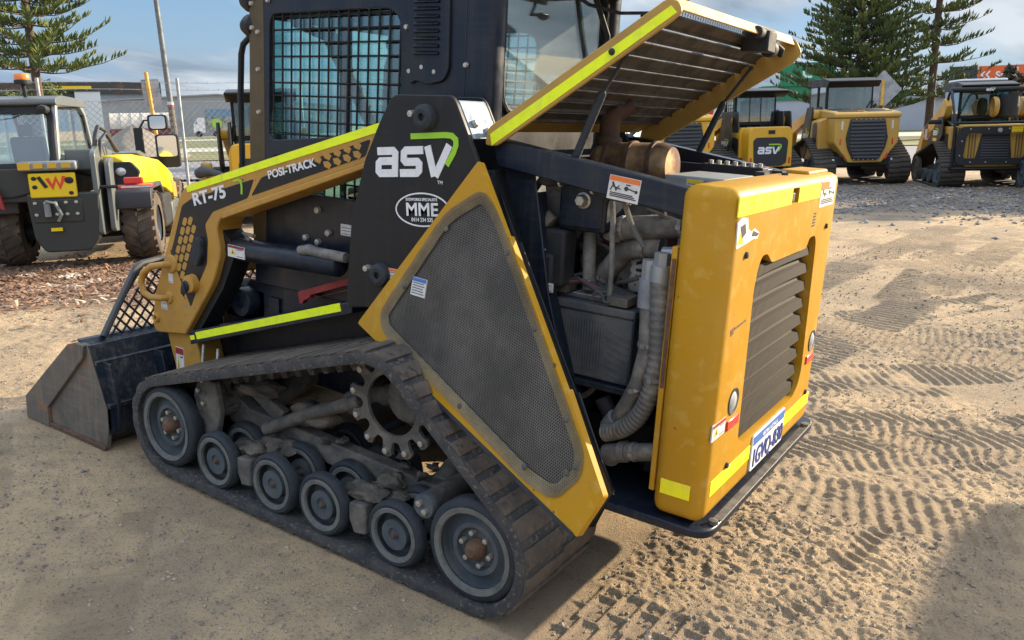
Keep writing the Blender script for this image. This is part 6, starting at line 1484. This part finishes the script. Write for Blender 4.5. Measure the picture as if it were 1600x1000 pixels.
# ------------------------------------------------------------ fence, poles, signs
FE = thing('chain_link_fence', 'tall chain-link fence of grey posts topped with barbed wire behind the telehandler', 'fence')
fa, fb_ = Vector((23.6, 3.0)), Vector((12.8, -17.5)); fl = (fb_ - fa).length; fd_ = (fb_ - fa) / fl
def fpt(t, h): p = fa + fd_ * t; return (p.x + GX * h * -1, p.y + GY * h * -1, float(G(p.x, p.y)) + h)
t0 = (Vector((16.15, -10.35)) - fa).dot(fd_)
for k in range(-5, 4):
    t = t0 + k * 3.05
    if 0 <= t <= fl: MB().cyl(fpt(t, -.05), fpt(t, 2.72), .04, n=10).build('fence_post', GALV, FE)
wm = MB(); hw = 2.15; sp = .15
for i in range(int((fl + hw) / sp) + 1):
    for d in (1, -1):
        a0 = i * sp - (hw if d > 0 else 0); n_ = 3
        pts = [(a0 + d * hw * q / n_, hw * q / n_ + .02) for q in range(n_ + 1)]
        pts = [p for p in pts if 0 <= p[0] <= fl]
        if len(pts) > 1: wm.tube([fpt(*p) for p in pts], .0055, 3, cap=False)
wm.build('wire_mesh', GALV, FE, smooth=0)
bw = MB()
for h in (2.17, 2.45, 2.62):
    bw.tube([fpt(fl * q / 30, h - .02 * math.sin(q)) for q in range(31)], .006, 4)
    for q in range(int(fl / .25)): a = fpt(q * .25, h); bw.cyl((a[0], a[1], a[2] - .02), (a[0], a[1], a[2] + .02), .006, n=3)
bw.build('barbed_wire', GALV, FE, smooth=0)
LP = thing('light_pole', 'tall leaning grey pole with a red and white band beyond the fence', 'pole')
MB().cyl((0, 0, -.2), (0, 0, 3.1), .20, .18, n=14).build('pole_base', WOOD, LP); MB().cyl((0, 0, 3.1), (0, 0, 16), .17, .10, n=14).build('pole_shaft', mat('dull_pole_steel', (.16, .17, .175), .6, .2, col2=(.11, .115, .12), scale=3), LP)
MB().cyl((0, 0, 2.75), (0, 0, 2.92), .195, n=14).build('red_band', REDP, LP, smooth=30); MB().cyl((0, 0, 2.92), (0, 0, 3.12), .194, n=14).build('white_band', PAPER, LP, smooth=30)
upright(LP, 44.34, -29.8, -35); LP.rotation_quaternion = Quaternion((FD.x, FD.y, 0), R(-1.6)) @ LP.rotation_quaternion
RS = thing('road_sign', 'road sign seen from behind: grey plate on a leaning yellow post', 'sign')
MB().cyl((0, 0, -.1), (0, 0, 3.0), .05, n=12).build('sign_post', POSTY, RS)
MB().prism(rnd([(-.28, 2.12), (-.28, 2.82), (.16, 2.82), (.16, 2.12)], .03), 'X', .06, .066).build('sign_plate', GALV, RS)
upright(RS, 18.53, -11.23, -33); RS.rotation_quaternion = Quaternion((FD.x, FD.y, 0), R(-3.0)) @ RS.rotation_quaternion
DS = thing('road_sign', 'diamond road sign seen from behind on a yellow post between the two gold loaders', 'sign')
MB().cyl((0, 0, -.1), (0, 0, 2.62), .055, n=12).build('sign_post', POSTY, DS)
MB().prism(rnd([(-.62, 2.30), (0, 2.98), (.62, 2.30), (0, 1.62)], .04), 'X', .06, .068).build('sign_plate', GALV, DS)
upright(DS, 3.7, -30.0, -80)

# ------------------------------------------------------------ trees
NEED = mat('pine_foliage', (.062, .100, .022), .7, col2=(.125, .145, .025), scale=.9, lo=.4, hi=.62, col3=(.025, .05, .02), s3=2.5)
NEED2 = mat('dark_pine_foliage', (.050, .085, .026), .7, col2=(.115, .13, .025), scale=.5, lo=.42, hi=.62, col3=(.022, .04, .02), s3=2.)
BARK = mat('pine_bark', (.10, .065, .045), .9, col2=(.06, .042, .03), scale=4, bump=.5, bscale=14)
def pine(label, x, y, H, z0, rad, spacing, nb, dens, seed, mt, blen=.42, br=.038, top=.12, az0=None, group='tall whorled pines behind the yard'):
    rg = random.Random(seed); nr_ = np.random.default_rng(seed)
    t = thing('pine_tree', label, 'tree', group=group)
    trunk = MB(); trunk.tube([(0, 0, -.3), (.02, 0, H * .3), (-.02, .01, H * .7), (0, 0, H)], [.20 * H / 14, .17 * H / 14, .10 * H / 14, .02], 10)
    vs = []; fsn = 0
    A = []; B = []
    z = z0
    while z < H - .4:
        f = (z - z0) / (H - z0); L_ = rad * (1 - f) ** .8 * rg.uniform(.86, 1.1) + .25; a0 = rg.uniform(0, 6.28)
        for k in range(nb):
            if rg.random() < .06: continue
            a = a0 + 2 * math.pi * k / nb + rg.uniform(-.18, .18); l_ = L_ * rg.uniform(.75, 1.08); zz = z + rg.uniform(-.12, .12)
            lift = rg.uniform(.10, .26) * l_; sag = rg.uniform(.0, .07) * l_; u = Vector((math.cos(a), math.sin(a), 0)); w = Vector((-u.y, u.x, 0))
            pt = lambda q: u * (l_ * q) + Vector((0, 0, zz + lift * q ** 2.2 - sag * math.sin(math.pi * q)))
            trunk.tube([pt(q) for q in (0, .25, .5, .75, 1)], [.035, .028, .022, .016, .008], 5, cap=False)
            q = .14 + .1 * rg.random()
            clump = rg.uniform(0, 6)
            while q < 1.0:
                p = pt(q); dn = dens * (.75 + .5 * math.sin(q * 9 + clump))
                for s in (1, -1):
                    if rg.random() > dn: continue
                    ll = blen * rg.uniform(.6, 1.15) * (1 - .45 * q ** 3); side = rg.uniform(.15, .95) * (1.2 - q * .6)
                    d = (u * rg.uniform(.15, .55) + w * (s * side) + Vector((0, 0, rg.uniform(.55, .95)))).normalized()
                    A.append(p); B.append(p + d * ll)
                q += .055 * 2.6 / max(l_, .8) * rg.uniform(.7, 1.3)
        z += spacing * rg.uniform(.85, 1.15)
    trunk.build('trunk', BARK, t)
    A = np.array(A); B = np.array(B); k = len(A); D = B - A; n1 = np.cross(D, nr_.normal(size=(k, 3))); n1 /= np.linalg.norm(n1, axis=1)[:, None]; n2 = np.cross(D, n1); n2 /= np.linalg.norm(n2, axis=1)[:, None]
    rr = br * nr_.uniform(.7, 1.3, (k, 1)); M1 = A + D * .35
    ring = [M1 + rr * (n1 * math.cos(g) + n2 * math.sin(g)) for g in (0, 2.094, 4.189)]
    V = np.stack([A] + ring + [B], 1).reshape(-1, 3)
    fa_ = np.array([[0, 1, 2], [0, 2, 3], [0, 3, 1], [4, 2, 1], [4, 3, 2], [4, 1, 3]])
    me = bpy.data.meshes.new('crown'); me.from_pydata(V.tolist(), [], (fa_[None] + 5 * np.arange(k)[:, None, None]).reshape(-1, 3).tolist()); me.materials.append(mt)
    o = bpy.data.objects.new('crown', me); COL.objects.link(o); o.parent = t
    return upright(t, x, y, 0)
pine('green pine with open tiers of upswept branches behind the telehandler', 34.9, -16.8, 14.5, 4.1, 3.4, .56, 10, 1.85, 3, NEED, .60, .056)
pine('broad dark green pine, the densest, standing behind the wide-grilled loader', 7.82, -45.7, 13.2, 1.8, 4.4, .42, 11, 1.65, 8, NEED2, .55, .07)
pine('sparse pine with a bare trunk and thin branches right of the dense one', 4.84, -50.18, 16.5, 2.4, 3.2, .85, 8, 1.45, 21, NEED2, .58, .06)
pine('small distant pine top seen between the cab and the raised hood', 33.25, -65.76, 12.4, 3.2, 2.4, .75, 6, 1.0, 31, NEED2, .5, .06)
LEAF = mat('shrub_foliage', (.05, .075, .025), .8, col2=(.09, .11, .03), scale=.4, lo=.4, hi=.6)
LEAFD = mat('dull_shrub_foliage', (.045, .06, .035), .8, col2=(.07, .075, .04), scale=.5, lo=.4, hi=.6)
def bushy(label, x, y, rx, h, seed, mt, n_=1500):
    t = thing('tree', label, 'tree', group='bushy trees along the skyline'); rg = np.random.default_rng(seed)
    MB().tube([(0, 0, -.3), (.1, 0, h * .4), (0, .1, h * .7)], [.2, .14, .06], 8).build('trunk', BARK, t)
    cs = rg.normal(0, 1, (9, 3)) * [rx * .45, rx * .45, h * .14] + [0, 0, h * .68]; rs = rg.uniform(.25, .5, 9) * rx
    k = rg.integers(0, 9, n_); d = rg.normal(size=(n_, 3)); d /= np.linalg.norm(d, axis=1)[:, None]
    P = cs[k] + d * (rs[k] * rg.uniform(.5, 1.05, n_))[:, None] * [1, 1, .8]
    a = rg.normal(size=(n_, 3)); a /= np.linalg.norm(a, axis=1)[:, None]; b = np.cross(a, d); s = rg.uniform(.12, .30, (n_, 1))
    V = np.stack([P + a * s, P + b * s * .6, P - a * s, P - b * s * .6], 1).reshape(-1, 3)
    me = bpy.data.meshes.new('crown'); me.from_pydata(V.tolist(), [], [[4 * i + j for j in range(4)] for i in range(n_)]); me.materials.append(mt)
    o = bpy.data.objects.new('crown', me); COL.objects.link(o); o.parent = t; return upright(t, x, y, 0)
bushy('grey-green bushy tree on the skyline above the caged loader\'s roof', 8.0, -117, 5.0, 5.6, 1, LEAFD, 2600)
bushy('olive bushy tree left of the grey-green one on the skyline', 13.2, -118, 3.6, 4.9, 2, LEAF, 2000)
bushy('dark bushy tree peeping over the orange signboard', 2.4, -118, 4.0, 4.6, 5, LEAFD, 1800)
bushy('dusky shrub beside the right end of the orange signboard', 1.2, -52, 1.2, 3.6, 9, mat('red_brown_foliage', (.06, .045, .035), .8, col2=(.04, .05, .03), scale=1), 900)
bushy('dark tree at the left end of the grey warehouse', 104.2, -54.6, 3.6, 5.4, 12, LEAFD, 1600)
bushy('broad green tree seen through the telehandler\'s cab glass', 102.7, -50.0, 4.6, 6.6, 14, LEAF, 2200)
bushy('dull green tree at the left edge behind the telehandler', 115.6, -53.7 + 5, 5, 6.2, 15, LEAFD, 1800)

# ------------------------------------------------------------ buildings and traffic beyond the road
def house(name, label, cat, x, y, head): r = thing(name, label, cat); return upright(r, x, y, head)
WALLG = mat('corrugated_grey_wall', (.26, .29, .31), .7, col2=(.22, .25, .27), scale=.3)
ROOFD = mat('dark_fascia', (.05, .045, .04), .7, col2=(.16, .08, .05), scale=.25, lo=.52, hi=.6)
wh = house('warehouse', 'long pale grey warehouse with a low gable across the road', 'warehouse', 122, -92, -34)
MB().prism([(-22, 0), (-22, 4.6), (-1, 6.9), (21, 5.9), (21, 0)], 'X', 0, 20).build('wall', WALLG, wh)
MB().prism([(-22.2, 4.6), (-22.2, 4.75), (-1, 7.1), (21.3, 6.1), (21.3, 5.9), (-1, 6.9)], 'X', -.4, 20.2).build('roof', GALV, wh)
wr_ = MB()
for i in range(44): wr_.box(-.03, 0, -21.5 + i, -21.42 + i, 0, 4.5)
wr_.build('wall_ribs', WALLG, wh)
s1 = house('shop_building', 'low dark-roofed shop with a yellow fascia behind the grey warehouse', 'shop', 150, -92, -33)
MB().box(0, 14, -8, 26, 0, 9.2).build('wall', WALLG, s1); MB().box(-.4, 14, -8, 26, 8.0, 10.2).build('fascia', ROOFD, s1)
MB().box(-.45, -.40, 4, 12, 8.3, 9.5).build('yellow_fascia_sign', YELB, s1)
s2 = house('white_shed', 'narrow white shed wall left of the covered shelter', 'shed', 106.1, -60.1, -30)
MB().box(0, 8, -2.0, 1.0, 0, 6.4).build('wall', WHITE, s2); MB().box(-.1, 8.1, -2.1, 7, 6.4, 6.7).build('roof', ROOFD, s2); MB().box(.4, 7, 1.0, 7, 0, 6.4).build('side_wall', mat('shed_dark_wall', (.08, .085, .09), .8), s2)
sh_ = house('container_shelter', 'cream arched fabric shelter standing on red shipping containers', 'shelter', 86.0, -55.0, -33)
arc = [(2.2 + 2.2 * math.cos(t), 1.55 + 1.75 * math.sin(t)) for t in np.linspace(math.pi, 0, 13)]
cv = MB().prism(arc, 'Y', -3.3, 3.4).build('fabric_cover', mat('cream_canvas', (.52, .47, .40), .85, col2=(.42, .38, .32), scale=.6), sh_, smooth=20)
rbx = MB()
for i in range(7): rbx.tube([(x, -3.3 + 6.7 * i / 6, z + .03) for x, z in arc], .05, 5)
rbx.build('cover_hoops', CONC, cv)
MB().box(-.2, 2.2, -3.4, 3.5, 0, 1.55).build('container', mat('red_container', (.16, .035, .03), .6, col2=(.11, .03, .028), scale=.8), sh_)
cr2 = MB()
for i in range(22): cr2.box(-.24, -.2, -3.3 + i * .31, -3.18 + i * .31, .1, 1.45)
cr2.build('container_ribs', MATS['red_container'], sh_)
tk_ = thing('lorry', 'lorry with a white cab and printed green and grey trailer parked across the road', 'truck')
tb_ = MB().box(-9.0, 0, -1.2, 1.2, .9, 3.1).build('trailer', mat('printed_trailer', (.10, .13, .10), .6, col2=(.30, .34, .30), scale=.9, lo=.45, hi=.6), tk_, bevel=.03)
MB().box(-9.0, -.0, -1.2, 1.2, 3.1, 4.3).build('blue_stack', mat('faded_blue_wrap', (.10, .20, .32), .7, col2=(.16, .24, .32), scale=.8), tk_)
MB().lathe([(0, .01), (.45, .01), (.75, .01), (.75, .02)], (-1.6, 1.2, 2.1), (0, 1, 0), 24).build('trailer_roundel', LIME, tb_)
cbk = MB().prism(rnd([(.2, .7), (.2, 3.0), (1.2, 3.0), (1.9, 2.0), (2.0, .7)], .1), 'Y', -1.15, 1.15).build('lorry_cab', WHITE, tk_, bevel=.05); MB().prism([(1.3, 2.0), (1.32, 2.7), (1.75, 2.05)], 'Y', -1.17, 1.17).build('cab_window', GLSB, cbk)
for x in (-8, -6.8, -5.6, -1.4, 1.2):
    for s in (1, -1): MB().lathe([(0, .02), (.3, .02), (.5, 0), (.5, -.3), (0, -.3)], (x, s * 1.15, .5), (0, s, 0), 16).build('wheel', TYR, tk_)
upright(tk_, 113.5, -84.0, 54)
dp_ = MB(); n_ = 40
vs = [(0, 0, 1.75)]; rgm = random.Random(6)
for q in range(1, 9):
    for k in range(n_):
        g = 2 * math.pi * k / n_; r_ = q / 8 * 2.6 * (1 + .1 * math.sin(3 * g + 1)); vs.append((r_ * math.cos(g), r_ * 1.0 * math.sin(g), max(-.2, 1.75 * (1 - (q / 8) ** 1.15) + rgm.uniform(-.06, .06) - (.2 if q == 8 else 0))))
dp_.add(vs, [[0, 1 + k, 1 + (k + 1) % n_] for k in range(n_)] + [[1 + (q - 1) * n_ + k, 1 + q * n_ + k, 1 + q * n_ + (k + 1) % n_, 1 + (q - 1) * n_ + (k + 1) % n_] for q in range(1, 8) for k in range(n_)])
dpo = dp_.build('dirt_pile', mat('grey_dirt', (.24, .21, .17), .95, col2=(.17, .15, .125), scale=2, bump=.5, bscale=6)); tag(dpo, 'conical heap of grey-brown dirt on the verge behind the yellow sign post', 'dirt pile'); upright(dpo, 37.03, -22.33, 0)

# right-hand background
GRNW = mat('green_cladding', (.015, .20, .10), .6, col2=(.012, .16, .085), scale=.3)
PALEB = mat('pale_lilac_wall', (.42, .43, .50), .8, col2=(.36, .37, .43), scale=.3)
gb = house('store_building', 'green-topped store with a pale wall behind the compact loader', 'store', 17.6, -64.0, -74)
MB().box(0, 12, -5.0, 4.2, 0, 2.55).build('wall', PALEB, gb); gt = MB().prism([(4.0, 2.55), (-5.0, 2.55), (-5.0, 3.85), (1.0, 3.65), (2.6, 3.2)], 'X', -.1, 12).build('green_roof', GRNW, gb); MB().box(-.2, 5, -4.2, -.3, 3.6, 5.3).build('green_sign_tower', GRNW, gb)
F, M, O = frame((-.2, -1.9, 4.2), RX, UP); MB().strokes([[(.9, .75), (.7, .9), (.3, .9), (.1, .7), (.1, .25), (.3, .05), (.7, .05)]], .16, F, .0, .01).build('sign_letter', WHITE, gb, smooth=0)
F, M, O = frame((-.0, .9, 1.6), RX, UP); qd(MB(), .0, .36, -.02, .32, F, 0, .02).build('yellow_wall_sign', YELB, gb, smooth=0); qd(MB(), .40, 1.25, .0, .28, F, 0, .02).build('blue_wall_sign', PLBL, gb, smooth=0)
rbn = house('banner_wall', 'red and white banner wall beyond the half hidden yellow loader', 'banner', 20.4, -57.6, -70)
bw_ = MB().box(0, .2, -2.4, 2.4, 0, 2.9).build('panel', WHITE, rbn); MB().prism([(.9, 1.2), (1.1, 2.92), (-.55, 2.92), (-.1, 1.2)], 'X', -.03, .0).build('red_panel', REDL, bw_, smooth=0); MB().box(-.1, 0, -2.4, 2.4, 0, 1.1).build('dark_base', INT, rbn)
os_ = house('sign_board', 'long orange and dark blue shop signboard at the right edge', 'sign', 3.6, -86, -86)
ob = MB().box(0, .4, -2.4, 2.4, 2.9, 5.35).build('orange_panel', mat('orange_sign', (.62, .12, .03), .6, col2=(.52, .10, .03), scale=.5), os_); MB().box(0, .4, 2.45, 4.6, 4.0, 5.4).build('blue_panel', mat('navy_sign', (.025, .035, .07), .6), os_)
ps_ = MB()
for y in (-2, 0, 2, 4): ps_.box(.1, .3, y - .1, y + .1, 0, 4.2)
ps_.build('sign_legs', GALV, os_)
text('sign_lettering', 'Sales', (-.002, 1.0, 4.25), RX, UP, .62, WHITE, ob, bold=.02, lift=.004); text('sign_lettering', 'ell', (-.002, 3.85, 4.25), RX, UP, .5, WHITE, ob, bold=.02, lift=.004)
MB().strokes([[(.25, .6), (0, .3), (.25, 0)], [(.65, .6), (.4, .3), (.65, 0)]], .13, frame((-.002, 2.1, 4.3), RX, UP)[0], .001, .006).build('sign_chevrons', WHITE, ob, smooth=0)
tw_ = house('tan_wall', 'tan boundary wall below the orange signboard', 'wall', 2.6, -80, -86); MB().box(0, .3, -9, 9, 0, 2.8).build('wall', mat('tan_render', (.40, .29, .19), .85, col2=(.33, .24, .16), scale=.5), tw_)
te = house('skip_bin', 'teal skip bin with a pale rim behind the caged loader', 'bin', 1.3, -50, -86); MB().prism([(-.9, .3), (-1.0, 1.55), (1.0, 1.55), (.9, .3)], 'X', 0, 2.5).build('tub', mat('teal_paint', (.02, .24, .22), .55, col2=(.02, .18, .17), scale=1.5), te, bevel=.03); MB().box(-.05, 2.55, -1.05, 1.05, 1.55, 1.68).build('rim', PAPER, te, bevel=.02)
ww = house('white_wall', 'low white building behind the diamond road sign', 'building', 9.7, -69.2, -80); MB().box(0, 8, -6, 6, 0, 2.5).build('wall', PALEB, ww); MB().box(-.3, 8.3, -6.3, 6.3, 2.5, 2.7).build('roof', GALV, ww)

# a part of a part of a part hangs one level higher
def level(o):
    d = 1
    while o.parent: o = o.parent; d += 1
    return d
for o in list(COL.objects):
    while level(o) > 3: o.parent = o.parent.parent

# ------------------------------------------------------------ separate the pieces that are parts of their own
SPLIT = {'wheel_bolts': 'wheel_bolt', 'reflective_tape': 0, 'panel_bolts': 'panel_bolt', 'walking_beam_cap': 0, 'tie_down_eye': 0, 'hose_fitting': 0, 'pivot_bolts': 'pivot_bolt', 'roller_bolts': 'roller_bolt', 'drive_rollers': 'drive_roller', 'hub_bolts': 'hub_bolt', 'frame_bolts': 'frame_bolt', 'ledge_studs': 'ledge_stud', 'door_bolts': 'door_bolt', 'housing_bolts': 'housing_bolt', 'mount_nuts': 'mount_nut', 'plate_bolts': 'plate_bolt', 'battery_terminal': 0, 'guard_bolts': 'guard_bolt', 'grille_bolts': 'grille_bolt', 'top_vent': 0, 'panel_ports': 'panel_port', 'work_lamp': 0, 'yellow_mark': 0, 'sign_legs': 'sign_leg', 'tail_lamp': 0, 'hose_clamps': 'hose_clamp', 'pivot_pin': 0, 'hydraulic_fitting': 0, 'cable_ties': 'cable_tie', 'hood_slots': 'hood_slot', 'tread_pattern_decal': 0, 'sticker_print': 0, 'muffler_strap': 0}
def comps(me):
    n = len(me.vertices); par = list(range(n))
    def fd(i):
        while par[i] != i: par[i] = par[par[i]]; i = par[i]
        return i
    for e in me.edges:
        a, b = fd(e.vertices[0]), fd(e.vertices[1])
        if a != b: par[a] = b
    g = {}
    for i in range(n): g.setdefault(fd(i), []).append(i)
    out = []
    for vi in g.values():
        mp = {v: k for k, v in enumerate(vi)}; fs = [[mp[v] for v in p.vertices] for p in me.polygons if p.vertices[0] in mp]
        q = bpy.data.meshes.new(me.name); q.from_pydata([me.vertices[v].co[:] for v in vi], [], fs)
        for m in me.materials: q.materials.append(m)
        q.polygons.foreach_set('use_smooth', [True] * len(q.polygons)); q.set_sharp_from_angle(angle=R(40)); out.append(q)
    return out
cache = {}
for o in list(COL.objects):
    b = o.name.split('.')[0]
    if b in SPLIT and o.type == 'MESH' and not o.children:
        if o.data.name not in cache: cache[o.data.name] = comps(o.data)
        cs = cache[o.data.name]
        if len(cs) < 2: continue
        nm = SPLIT[b] or b; md = [(m.width, m.segments) for m in o.modifiers]; par = o.parent; mb_ = o.matrix_basis.copy(); bpy.data.objects.remove(o)
        for q in cs:
            c = bpy.data.objects.new(nm, q); COL.objects.link(c); c.parent = par; c.matrix_basis = mb_
            for w, sg in md: k = c.modifiers.new('bevel', 'BEVEL'); k.width = w; k.segments = sg; k.limit_method = 'ANGLE'; k.angle_limit = R(35)
